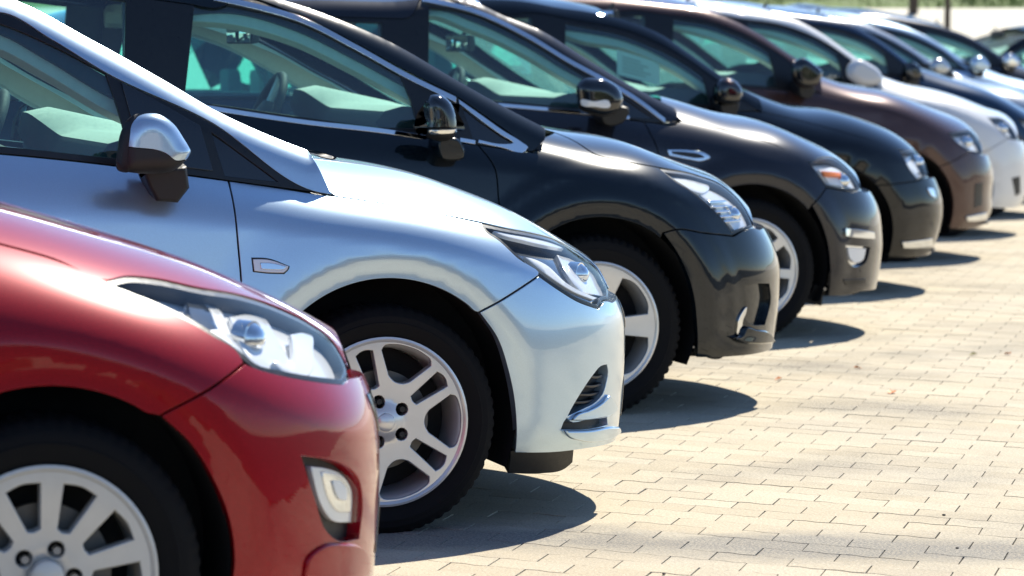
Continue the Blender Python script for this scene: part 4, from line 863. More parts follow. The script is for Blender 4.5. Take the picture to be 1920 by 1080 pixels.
    cabin={'dash': (-0.27, 1.045), 'seat_x': -1.6, 'rear_mirror': (-1.1, 1.36), 'dash_mat': 'dash_light'},
    screen_top=-1.15,
    loc=(3.5945, 12.314),
)
SPEC['ford'] = dict(
    w=0.93,
    xc=-0.02,
    p=3.4,
    q=2.4,
    prof=[(0.05, 0.14), (0.13, 0.08), (0.2, 0.04), (0.32, 0.012), (0.5, 0.0), (0.68, 0.004), (0.85, 0.022), (1.0, 0.045), (1.3, 0.08)],
    nose=[(0.206, 0.8467), (0.2884, 0.8594), (0.3858, 0.8694), (0.4834, 0.8632), (0.5685, 0.8465), (0.6568, 0.8024)],
    hoodline=[(-3.7, 1.3), (-1.6, 1.3), (-0.9, 1.24), (-0.45, 1.15), (-0.15, 1.075), (0.012, 1.0289), (0.2025, 0.993), (0.3812, 0.9294), (0.545, 0.8654), (0.6909, 0.8038)],
    shoulder=[(-3.7, 0.9), (-1, 0.88), (-0.4, 0.85), (0, 0.8), (0.4, 0.72), (0.7, 0.6)],
    belt=[(-3.7, 1.09), (-2.3, 1.09), (-1.1474, 1.0519), (-0.7747, 1.0173), (-0.5419, 0.9924), (-0.3719, 0.9771)],
    sil=[(-0.3017, 1.0401), (-0.3975, 1.0858), (-0.538, 1.16), (-0.72, 1.2716), (-0.9006, 1.3848), (-1.0798, 1.4572), (-1.214, 1.52), (-1.6, 1.515), (-2.0, 1.52), (-2.6, 1.47), (-3.1, 1.36), (-3.6, 1.14)],
    flares=[(0, 0.325, 0.375, 0.43, -0.012), (0, 0.325, 0.43, 0.53, 0.02)],
    bumps=[(0.66, 0.22, 0.12, 0.05, 0.015)],
    arch=(0, 0.325, 0.375),
    door_cut=[(-0.4752, 0.9826), (-0.4545, 0.9197), (-0.4367, 0.868), (-0.42, 0.7), (-0.42, 0.45), (-0.44, 0.26)],
    hood_edge=[(-0.2833, 0.9855), (-0.1517, 0.9608), (-0.0217, 0.9267), (0.1358, 0.8785), (0.2849, 0.7992)],
    light=[(0.2849, 0.7992, 1), (0.3787, 0.8153), (0.5335, 0.7876), (0.5761, 0.7301), (0.5881, 0.6687, 1), (0.515, 0.6648), (0.3739, 0.6858, 1), (0.3283, 0.7393)],
    light_low=[(0.3283, 0.7393)],
    light_top=[(0.3787, 0.8153), (0.5335, 0.7876), (0.5761, 0.7301)],
    bumper_cut=[(0.3734, 0.681), (0.2875, 0.6043)],
    bumper_top=[(0.3734, 0.681), (0.5143, 0.66), (0.5858, 0.664, 1), (0.6248, 0.6523)],
    arch_f=[(0.2875, 0.6043), (0.3376, 0.5192), (0.37, 0.434), (0.3879, 0.3366), (0.3957, 0.1862)],
    bumper_bottom=[(0.3957, 0.1862), (0.5134, 0.1853), (0.6053, 0.1997)],
    bumper_centre=(0.18, 0.655),
    hood_front=((0.5941, 0.6727), 0.84),
    cowl_x=-0.2,
    wing_top=[(-0.4299, 0.9776), (-0.3434, 0.9629)],
    dlo_low=[(-0.4752, 0.9826), (-0.4168, 0.9775)],
    dlo_up=[(-0.3638, 0.9818), (-0.4602, 1.0581), (-0.6317, 1.1674), (-0.8061, 1.2622), (-0.9756, 1.366), (-1.2129, 1.4789), (-1.4363, 1.5354)],
    pillar_low=[(-0.3049, 0.9907), (-0.3588, 0.9793), (-0.4598, 1.0604), (-0.6311, 1.1698), (-0.8058, 1.2646), (-0.9751, 1.3684), (-1.2123, 1.4813), (-1.435, 1.5379)],
    glass_main=[(-1.42, 1.4902, 1), (-1.2175, 1.4552), (-0.9796, 1.3377), (-0.8095, 1.2315), (-0.6801, 1.1487, 1), (-0.6595, 1.0968), (-0.6399, 1.026, 1), (-0.7729, 1.0432), (-1.1457, 1.0799), (-1.46, 1.0999, 1)],
    glass_quarter=[(-0.5721, 1.0917, 1), (-0.4271, 0.9964, 1), (-0.5461, 1.0043, 1)],
    quarter_dark=1,
    pillar_b=-1.56,
    strips=[('chrome_strip', 'chrome', [(-1.4363, 1.5354, 1), (-1.2123, 1.4813), (-0.9751, 1.3684), (-0.8058, 1.2646), (-0.6311, 1.1698), (-0.5066, 1.0961), (-0.3705, 0.996, 1), (-0.3721, 0.9747, 1), (-0.5102, 1.0749), (-0.6349, 1.1486), (-0.8084, 1.2433), (-0.9786, 1.3471), (-1.2168, 1.46), (-1.4458, 1.5137, 1)], -0.004), ('chrome_sill', 'chrome', [(-1.1464, 1.0682, 1), (-0.7736, 1.0338), (-0.5407, 1.009, 1), (-0.5419, 0.9924, 1), (-0.7747, 1.0173), (-1.1474, 1.0519, 1)], -0.004)],
    bumper_holes=[{'name': 'fog_recess', 'mat': 'chrome', 'poly': [(0.476, 0.416, 1), (0.6327, 0.4004, 1), (0.6097, 0.338), (0.5743, 0.3206), (0.5264, 0.3207), (0.5006, 0.3393)], 'depth': 0.02}],
    extras=[{'name': 'fog_light', 'mat': 'lamp_white', 'poly': [(0.4957, 0.4072, 1), (0.619, 0.3958, 1), (0.5998, 0.343), (0.5369, 0.3368), (0.5156, 0.3525)], 'depth': 0.008, 'flange': 0.02, 'cell': 0.015}, {'name': 'bumper_bar', 'mat': 'chrome', 'poly': [(0.4601, 0.4964, 1), (0.5464, 0.4878), (0.6535, 0.4673, 1), (0.6577, 0.4378, 1), (0.5466, 0.449), (0.4623, 0.4602, 1)], 'depth': -0.012, 'flange': 0.02}, {'name': 'lower_lip', 'mat': 'black_trim', 'poly': [(0.463, 0.2632, 1), (0.6091, 0.2593, 1), (0.6112, 0.237, 1), (0.4849, 0.237, 1)], 'depth': -0.004, 'flange': 0.01}, {'name': 'wing_vent', 'mat': 'chrome', 'poly': [(-0.3924, 0.8583, 1), (-0.2922, 0.8551), (-0.2176, 0.8427), (-0.1911, 0.8235), (-0.2294, 0.8073), (-0.2943, 0.815), (-0.3836, 0.8323, 1)], 'depth': -0.008, 'flange': 0.012, 'cell': 0.012}, {'name': 'wing_vent_insert', 'mat': 'black_trim', 'poly': [(-0.3728, 0.8511, 1), (-0.293, 0.8457), (-0.2334, 0.8334), (-0.2187, 0.8238), (-0.249, 0.8193), (-0.3064, 0.8269), (-0.3683, 0.8392, 1)], 'depth': -0.011, 'flange': 0.008, 'cell': 0.012}, {'name': 'mud_flap', 'mat': 'black_plastic', 'poly': [(0.3587, 0.2114, 1), (0.41, 0.2023, 1), (0.4276, 0.0989, 1), (0.3251, 0.116, 1)], 'depth': 0.06, 'flange': 0.02}],
    lamp_parts=[('reflector', 'lamp_white', [(0.3554, 0.7756, 1), (0.4955, 0.7774), (0.5602, 0.7254), (0.5722, 0.6778, 1), (0.4063, 0.6958, 1)], 0.018, 0.004), ('turn_lamp', 'amber', [(0.3659, 0.7595, 1), (0.4851, 0.7508, 1), (0.4772, 0.7324, 1), (0.3701, 0.7333, 1)], 0.006, 0.002)],
    lamp_balls=[((0.5139, 0.7053), 0.032, 0.012, 'chrome')],
    housing_mat='lamp_white',
    mirror={'y0': 0.1, 'D': 0.06, 'r': 0.06, 'outline': [(-0.8494, 1.0893), (-0.8495, 1.1472), (-0.8204, 1.175), (-0.7669, 1.1795), (-0.7059, 1.1677), (-0.657, 1.1327), (-0.6398, 1.0885), (-0.6494, 1.042), (-0.7178, 1.0098), (-0.791, 1.0218), (-0.8396, 1.0452)], 'cap': [(-0.8494, 1.0893), (-0.8495, 1.1472), (-0.8204, 1.175), (-0.7669, 1.1795), (-0.7059, 1.1677), (-0.657, 1.1327), (-0.6398, 1.0885), (-0.6494, 1.042), (-0.7178, 1.0098), (-0.791, 1.0218), (-0.8396, 1.0452)], 'cap_mat': 'gloss_black', 'bits': [('mirror_repeater', 'lamp_white', [(-0.8397, 1.0823), (-0.791, 1.0775), (-0.7179, 1.0749), (-0.713, 1.0586), (-0.7861, 1.0543), (-0.8372, 1.0638)], -0.002)], 'stalk': [(-0.7198, 1.0241), (-0.7074, 0.9772), (-0.6089, 0.986), (-0.5893, 1.0399), (-0.6583, 1.0519)]},
    wheel={'rt': 0.326, 'rr': 0.232, 'style': 'eight', 'mat': 'satin_silver', 'dish': 0.014},
    wheelbase=2.85,
    paint='paint_graphite',
    tail=-3.85,
    dlo_rear=-3.05,
    cabin={'dash': (-0.4, 1.05), 'seat_x': -1.6, 'rear_mirror': (-1.1, 1.33), 'dash_mat': 'dash_light'},
    screen_top=-1.15,
    loc=(5.1987, 15.177),
)
SPEC['vw'] = dict(
    w=0.9,
    xc=-0.02,
    p=3.4,
    q=2.4,
    prof=[(0.05, 0.14), (0.13, 0.08), (0.2, 0.04), (0.32, 0.012), (0.5, 0.0), (0.68, 0.004), (0.85, 0.022), (1.0, 0.045), (1.3, 0.08)],
    nose=[(0.1956, 0.8158), (0.2889, 0.8529), (0.4292, 0.88), (0.4997, 0.873), (0.5967, 0.8342)],
    hoodline=[(-3.7, 1.3373), (-1.7, 1.3273), (-0.8138, 1.2573), (-0.4138, 1.1473), (-0.0638, 1.0173), (0.1421, 0.993), (0.3873, 0.9331), (0.5615, 0.8703), (0.705, 0.7984), (0.801, 0.7533)],
    shoulder=[(-3.7, 0.8973), (-1, 0.8873), (-0.4, 0.8473), (0, 0.7973), (0.4, 0.7), (0.7, 0.58)],
    belt=[(-3.6, 1.0891), (-2.3, 1.0791), (-1.1046, 1.0291), (-0.487, 0.9818)],
    sil=[(-0.3465, 1.0469), (-0.4395, 1.0923), (-0.574, 1.1796), (-0.7138, 1.2777), (-0.8765, 1.3863), (-1.0908, 1.4665), (-1.2483, 1.4993), (-1.4078, 1.5209), (-1.5953, 1.5532), (-1.9453, 1.5644), (-2.3953, 1.5682), (-2.7, 1.5282), (-3.15, 1.4382), (-3.5, 1.16)],
    flares=[(0, 0.325, 0.365, 0.43, -0.012), (0, 0.325, 0.42, 0.56, 0.014)],
    arch=(0, 0.325, 0.365),
    light=[(0.432, 0.7657, 1), (0.7606, 0.7424), (0.6397, 0.6905), (0.6215, 0.6246, 1), (0.5326, 0.6055, 1), (0.4743, 0.6639)],
    light_low=[(0.4743, 0.6639)],
    light_top=[(0.7606, 0.7424), (0.6397, 0.6905)],
    hood_edge=[(-0.3465, 0.9753), (-0.1129, 0.9238), (0.1595, 0.85), (0.428, 0.7697)],
    bumper_cut=[(0.5326, 0.6015), (0.2581, 0.5831)],
    bumper_top=[(0.5326, 0.6015), (0.6215, 0.6186), (0.6515, 0.6146)],
    arch_f=[(0.2581, 0.5831), (0.3095, 0.5184), (0.3471, 0.4378), (0.3641, 0.3505), (0.3595, 0.2616), (0.3504, 0.2)],
    bumper_bottom=[(0.3504, 0.2), (0.52, 0.19), (0.64, 0.19)],
    bumper_centre=(0.19, 0.6046),
    hood_front=((0.6275, 0.6286), 0.76),
    cowl_x=-0.2465,
    door_cut=[(-0.5865, 0.9899), (-0.5865, 0.8), (-0.41, 0.62), (-0.41, 0.45), (-0.44, 0.26)],
    wing_top=[(-0.4665, 0.9801)],
    dlo_low=[(-0.5965, 0.9907), (-0.4665, 0.9801)],
    dlo_up=[(-0.3765, 0.9848), (-0.5265, 1.0871), (-0.7937, 1.2744), (-1.0609, 1.398), (-1.3281, 1.4505), (-1.5953, 1.4932)],
    pillar_low=[(-0.3465, 0.9723), (-0.3765, 0.9848), (-0.5265, 1.0871), (-0.7937, 1.2744), (-1.0609, 1.398), (-1.3281, 1.4505), (-1.5953, 1.4932)],
    pillar_b=-1.5,
    glass_main=[(-0.6765, 1.1703, 1), (-0.8212, 1.2651), (-0.9659, 1.3321), (-1.1106, 1.3857), (-1.2553, 1.4142), (-1.4, 1.44, 1), (-1.45, 1.0699, 1), (-1.3, 1.0593), (-1.0922, 1.0463), (-0.8843, 1.0314), (-0.6465, 1.0152, 1)],
    quarter_dark=1,
    rail=0.075,
    bumper_holes=[],
    extras=[{'name': 'lower_lip', 'mat': 'chrome', 'poly': [(0.4186, 0.2815, 1), (0.5355, 0.2851), (0.6493, 0.2901, 1), (0.6739, 0.2467, 1), (0.544, 0.2438), (0.4309, 0.2492, 1)], 'depth': -0.012, 'flange': 0.02, 'cell': 0.03}, {'name': 'grille_bar', 'mat': 'chrome', 'poly': [(0.5973, 0.5634, 1), (0.6613, 0.5491), (0.669, 0.5032, 1), (0.6248, 0.5225, 1)], 'depth': -0.006, 'flange': 0.02, 'cell': 0.03}],
    lamp_parts=[('reflector', 'lamp_white', [(0.4689, 0.7524), (0.4948, 0.7512), (0.525, 0.7508), (0.5578, 0.7507), (0.5917, 0.7508), (0.625, 0.7509), (0.6563, 0.7506), (0.6838, 0.7496), (0.706, 0.7478), (0.7214, 0.7448), (0.7283, 0.7404), (0.7252, 0.7343), (0.7121, 0.7286), (0.6913, 0.7231), (0.6676, 0.7164), (0.6459, 0.7071), (0.6309, 0.6938), (0.6244, 0.6782), (0.6205, 0.6603), (0.6167, 0.6424), (0.5993, 0.6387), (0.582, 0.6349), (0.5647, 0.6312), (0.5473, 0.6275), (0.5315, 0.6422), (0.5157, 0.657), (0.5019, 0.673), (0.4914, 0.6914), (0.4834, 0.7114), (0.4764, 0.7321)], 0.04)],
    lamp_balls=[((0.6296, 0.6955), 0.034, 0.012, 'chrome')],
    housing_mat='lamp_white',
    mirror={'y0': 0.09, 'D': 0.06, 'r': 0.05, 'outline': [(-0.6843, 1.0769), (-0.6642, 1.1402), (-0.6174, 1.1566), (-0.5586, 1.1289), (-0.5349, 1.0846), (-0.5523, 1.0294), (-0.6167, 1.0159), (-0.6695, 1.0354)], 'cap': [(-0.6843, 1.0769), (-0.6642, 1.1402), (-0.6174, 1.1566), (-0.5586, 1.1289), (-0.5349, 1.0846), (-0.5523, 1.0294), (-0.6167, 1.0159), (-0.6695, 1.0354)], 'stalk': [(-0.6322, 1.0459), (-0.6222, 0.9659), (-0.5522, 0.9559), (-0.5322, 1.0359)], 'cap_mat': 'gloss_black'},
    wheel={'rt': 0.318, 'rr': 0.226, 'style': 'eight', 'mat': 'satin_silver', 'dish': 0.012},
    wheelbase=2.65,
    paint='paint_black',
    cell=0.05,
    tail=-3.6,
    dlo_rear=-2.9,
    screen_top=-1.15,
    cabin={'dash': (-0.4665, 1.0453), 'seat_x': -1.55, 'rear_mirror': (-0.9665, 1.478), 'dash_mat': 'dash_light'},
    loc=(6.5475, 17.62),
)
SPEC['brown'] = dict(
    w=0.885,
    xc=-0.02,
    p=3.4,
    q=2.4,
    prof=[(0.05, 0.14), (0.13, 0.08), (0.2, 0.04), (0.32, 0.012), (0.5, 0.0), (0.68, 0.004), (0.85, 0.022), (1.0, 0.045), (1.3, 0.08)],
    nose=[(0.2189, 0.8082), (0.2691, 0.8442), (0.3974, 0.8502), (0.5054, 0.86), (0.6271, 0.8331)],
    hoodline=[(-3.7, 1.4254), (-1.7, 1.4154), (-0.9448, 1.3454), (-0.5448, 1.2354), (-0.1948, 1.1054), (-0.0144, 1.078), (0.1451, 1.0371), (0.4519, 0.9378), (0.6763, 0.862), (0.8208, 0.7828)],
    shoulder=[(-3.7, 0.9854), (-1, 0.9754), (-0.4, 0.9354), (0, 0.8854), (0.4, 0.7), (0.7, 0.58)],
    belt=[(-3.6, 1.1549), (-2.3, 1.1449), (-1.223, 1.0949), (-0.6403, 1.048)],
    sil=[(-0.4812, 1.1504), (-0.5685, 1.2156), (-0.6904, 1.2968), (-0.8463, 1.4002), (-1.0186, 1.487), (-1.224, 1.5508), (-1.428, 1.5757), (-1.6982, 1.6003), (-2.0482, 1.6116), (-2.4982, 1.6153), (-2.7, 1.5753), (-3.15, 1.4853), (-3.5, 1.16)],
    flares=[(0, 0.325, 0.365, 0.43, -0.012), (0, 0.325, 0.42, 0.56, 0.014)],
    arch=(0, 0.325, 0.365),
    light=[(0.3398, 0.7856, 1), (0.4379, 0.7995), (0.6132, 0.7811), (0.6449, 0.7154), (0.612, 0.6585, 1), (0.4898, 0.6753, 1), (0.3913, 0.7328)],
    light_low=[(0.3913, 0.7328)],
    light_top=[(0.4379, 0.7995), (0.6132, 0.7811), (0.6449, 0.7154)],
    hood_edge=[(-0.4812, 1.0394), (-0.2349, 0.9769), (0.0524, 0.8872), (0.3358, 0.7896)],
    bumper_cut=[(0.4898, 0.6713), (0.2581, 0.5831)],
    bumper_top=[(0.4898, 0.6713), (0.612, 0.6525), (0.642, 0.6485)],
    arch_f=[(0.2581, 0.5831), (0.3095, 0.5184), (0.3471, 0.4378), (0.3641, 0.3505), (0.3595, 0.2616), (0.3504, 0.2)],
    bumper_bottom=[(0.3504, 0.2), (0.52, 0.19), (0.62, 0.19)],
    bumper_centre=(0.19, 0.6385),
    hood_front=((0.618, 0.6625), 0.76),
    cowl_x=-0.3812,
    door_cut=[(-0.7212, 1.0549), (-0.7212, 0.8), (-0.41, 0.62), (-0.41, 0.45), (-0.44, 0.26)],
    wing_top=[(-0.6012, 1.0447)],
    dlo_low=[(-0.7312, 1.0557), (-0.6012, 1.0447)],
    dlo_up=[(-0.5112, 1.049), (-0.6612, 1.2176), (-0.9204, 1.3812), (-1.1797, 1.4804), (-1.4389, 1.5169), (-1.6982, 1.5403)],
    pillar_low=[(-0.4812, 1.0364), (-0.5112, 1.049), (-0.6612, 1.2176), (-0.9204, 1.3812), (-1.1797, 1.4804), (-1.4389, 1.5169), (-1.6982, 1.5403)],
    pillar_b=-1.5,
    glass_main=[(-0.8112, 1.2902, 1), (-0.929, 1.3624), (-1.0467, 1.4075), (-1.1645, 1.4525), (-1.2822, 1.4728), (-1.4, 1.4894, 1), (-1.45, 1.1307, 1), (-1.3, 1.1182), (-1.1371, 1.1066), (-0.9741, 1.0939), (-0.7812, 1.0805, 1)],
    quarter_dark=1,
    rail=0.075,
    bumper_holes=[],
    extras=[{'name': 'lower_lip', 'mat': 'chrome', 'poly': [(0.4572, 0.2741, 1), (0.5516, 0.2836), (0.6492, 0.2921, 1), (0.6657, 0.2569, 1), (0.5618, 0.246), (0.4729, 0.2466, 1)], 'depth': -0.012, 'flange': 0.02, 'cell': 0.03}, {'name': 'bumper_bar', 'mat': 'black_trim', 'poly': [(0.5291, 0.4736, 1), (0.6039, 0.4809, 1), (0.6022, 0.3381, 1), (0.527, 0.3247, 1)], 'depth': -0.003, 'flange': 0.02, 'cell': 0.03}],
    lamp_parts=[('reflector', 'lamp_white', [(0.3761, 0.7755), (0.3953, 0.7785), (0.4144, 0.7817), (0.4335, 0.7846), (0.4527, 0.7863), (0.4767, 0.7882), (0.5022, 0.7905), (0.5278, 0.7915), (0.5519, 0.7898), (0.5729, 0.7838), (0.5894, 0.772), (0.6011, 0.7568), (0.6107, 0.7386), (0.6141, 0.7207), (0.6089, 0.7058), (0.5987, 0.6911), (0.5885, 0.6763), (0.5694, 0.679), (0.5503, 0.6816), (0.5313, 0.6842), (0.5122, 0.6868), (0.4931, 0.6894), (0.4735, 0.7001), (0.4536, 0.7104), (0.4343, 0.7215), (0.4163, 0.7343), (0.4024, 0.7473), (0.3893, 0.7614)], 0.04)],
    lamp_balls=[((0.535, 0.7296), 0.034, 0.012, 'chrome')],
    housing_mat='lamp_white',
    mirror={'y0': 0.09, 'D': 0.06, 'r': 0.05, 'outline': [(-0.7505, 1.1529), (-0.7373, 1.2297), (-0.6828, 1.2552), (-0.6141, 1.2231), (-0.5554, 1.1653), (-0.5721, 1.1044), (-0.6473, 1.0694), (-0.7193, 1.0888)], 'cap': [(-0.7505, 1.1529), (-0.7373, 1.2297), (-0.6828, 1.2552), (-0.6141, 1.2231), (-0.5554, 1.1653), (-0.5721, 1.1044), (-0.6473, 1.0694), (-0.7193, 1.0888)], 'stalk': [(-0.6799, 1.0994), (-0.6699, 1.0194), (-0.5998, 1.0094), (-0.5799, 1.0894)], 'cap_mat': 'gloss_black'},
    wheel={'rt': 0.318, 'rr': 0.226, 'style': 'eight', 'mat': 'satin_silver', 'dish': 0.012},
    wheelbase=2.65,
    paint='paint_brown',
    cell=0.05,
    tail=-3.6,
    dlo_rear=-2.9,
    screen_top=-1.15,
    cabin={'dash': (-0.6012, 1.1094), 'seat_x': -1.55, 'rear_mirror': (-1.1012, 1.5622), 'dash_mat': 'dash_light'},
    loc=(7.9997, 20.155),
)
SPEC['white'] = dict(
    w=0.885,
    xc=-0.02,
    p=3.4,
    q=2.4,
    prof=[(0.05, 0.14), (0.13, 0.08), (0.2, 0.04), (0.32, 0.012), (0.5, 0.0), (0.68, 0.004), (0.85, 0.022), (1.0, 0.045), (1.3, 0.08)],
    nose=[(0.1814, 0.8054), (0.2497, 0.8377), (0.364, 0.853), (0.4784, 0.86), (0.6234, 0.8376)],
    hoodline=[(-3.7, 1.3999), (-1.7, 1.3899), (-0.888, 1.3199), (-0.488, 1.2099), (-0.138, 1.0799), (0.0055, 1.053), (0.2362, 0.9989), (0.5808, 0.8905), (0.7901, 0.8011), (0.8621, 0.7161)],
    shoulder=[(-3.7, 0.9599), (-1, 0.9499), (-0.4, 0.9099), (0, 0.8599), (0.4, 0.7), (0.7, 0.58)],
    belt=[(-3.6, 1.1559), (-2.3, 1.1459), (-1.1518, 1.0959), (-0.5833, 1.0505)],
    sil=[(-0.4364, 1.1192), (-0.5442, 1.2042), (-0.6873, 1.3074), (-0.8654, 1.4284), (-1.0384, 1.5123), (-1.1948, 1.5448), (-1.4282, 1.5768), (-1.6988, 1.6122), (-2.0488, 1.6234), (-2.4988, 1.6272), (-2.7, 1.5872), (-3.15, 1.4972), (-3.5, 1.16)],
    flares=[(0, 0.325, 0.365, 0.43, -0.012), (0, 0.325, 0.42, 0.56, 0.014)],
    arch=(0, 0.325, 0.365),
    light=[(0.3499, 0.8311, 1), (0.5503, 0.8047), (0.5946, 0.7305), (0.6014, 0.6714, 1), (0.4926, 0.6891, 1), (0.3973, 0.7646)],
    light_low=[(0.3973, 0.7646)],
    light_top=[(0.5503, 0.8047), (0.5946, 0.7305)],
    hood_edge=[(-0.4364, 1.043), (-0.2005, 0.991), (0.0747, 0.9163), (0.3459, 0.8351)],
    bumper_cut=[(0.4926, 0.6851), (0.2581, 0.5831)],
    bumper_top=[(0.4926, 0.6851), (0.6014, 0.6654), (0.6314, 0.6614)],
    arch_f=[(0.2581, 0.5831), (0.3095, 0.5184), (0.3471, 0.4378), (0.3641, 0.3505), (0.3595, 0.2616), (0.3504, 0.2)],
    bumper_bottom=[(0.3504, 0.2), (0.52, 0.19), (0.62, 0.19)],
    bumper_centre=(0.19, 0.6514),
    hood_front=((0.6074, 0.6754), 0.76),
    cowl_x=-0.3364,
    door_cut=[(-0.6764, 1.0584), (-0.6764, 0.8), (-0.41, 0.62), (-0.41, 0.45), (-0.44, 0.26)],
    wing_top=[(-0.5564, 1.0482)],
    dlo_low=[(-0.6864, 1.0592), (-0.5564, 1.0482)],
    dlo_up=[(-0.4664, 1.0526), (-0.6164, 1.1973), (-0.887, 1.3807), (-1.1576, 1.4785), (-1.4282, 1.5168), (-1.6988, 1.5522)],
    pillar_low=[(-0.4364, 1.04), (-0.4664, 1.0526), (-0.6164, 1.1973), (-0.887, 1.3807), (-1.1576, 1.4785), (-1.4282, 1.5168), (-1.6988, 1.5522)],
    pillar_b=-1.5,
    glass_main=[(-0.7664, 1.277, 1), (-0.8931, 1.3609), (-1.0198, 1.4067), (-1.1466, 1.4525), (-1.2733, 1.4728), (-1.4, 1.4908, 1), (-1.45, 1.1351, 1), (-1.3, 1.1237), (-1.1221, 1.1118), (-0.9443, 1.0984), (-0.7364, 1.0839, 1)],
    quarter_dark=1,
    rail=0.075,
    bumper_holes=[],
    extras=[{'name': 'fog_recess', 'mat': 'black_plastic', 'poly': [(0.5245, 0.405, 1), (0.6114, 0.417, 1), (0.6326, 0.2953, 1), (0.5777, 0.275, 1)], 'depth': -0.003, 'flange': 0.02, 'cell': 0.03}],
    lamp_parts=[('reflector', 'lamp_white', [(0.3796, 0.8154), (0.4029, 0.8139), (0.4273, 0.8142), (0.4521, 0.815), (0.4763, 0.8149), (0.499, 0.8124), (0.5191, 0.8062), (0.5359, 0.7948), (0.55, 0.7781), (0.562, 0.7581), (0.5705, 0.737), (0.5741, 0.7142), (0.5758, 0.6909), (0.5546, 0.6943), (0.5333, 0.6978), (0.5121, 0.7012), (0.4909, 0.7047), (0.4757, 0.7161), (0.4601, 0.7272), (0.4446, 0.7384), (0.43, 0.7504), (0.4166, 0.7636), (0.4035, 0.7801), (0.3915, 0.7978)], 0.04)],
    lamp_balls=[((0.5149, 0.7499), 0.034, 0.012, 'chrome')],
    housing_mat='lamp_white',
    mirror={'y0': 0.09, 'D': 0.06, 'r': 0.05, 'outline': [(-0.7854, 1.1256), (-0.7781, 1.1983), (-0.716, 1.2382), (-0.618, 1.2054), (-0.5391, 1.1397), (-0.5269, 1.0886), (-0.5972, 1.0596), (-0.7343, 1.0818)], 'cap': [(-0.7854, 1.1256), (-0.7781, 1.1983), (-0.716, 1.2382), (-0.618, 1.2054), (-0.5391, 1.1397), (-0.5269, 1.0886), (-0.5972, 1.0596), (-0.7343, 1.0818)], 'stalk': [(-0.6819, 1.0896), (-0.6719, 1.0096), (-0.6019, 0.9996), (-0.5819, 1.0796)]},
    wheel={'rt': 0.318, 'rr': 0.226, 'style': 'eight', 'mat': 'satin_silver', 'dish': 0.012},
    wheelbase=2.65,
    paint='paint_white',
    cell=0.05,
    tail=-3.6,
    dlo_rear=-2.9,
    screen_top=-1.15,
    cabin={'dash': (-0.5564, 1.113), 'seat_x': -1.55, 'rear_mirror': (-1.0564, 1.5534), 'dash_mat': 'dash_light'},
    loc=(9.3851, 22.655),
)
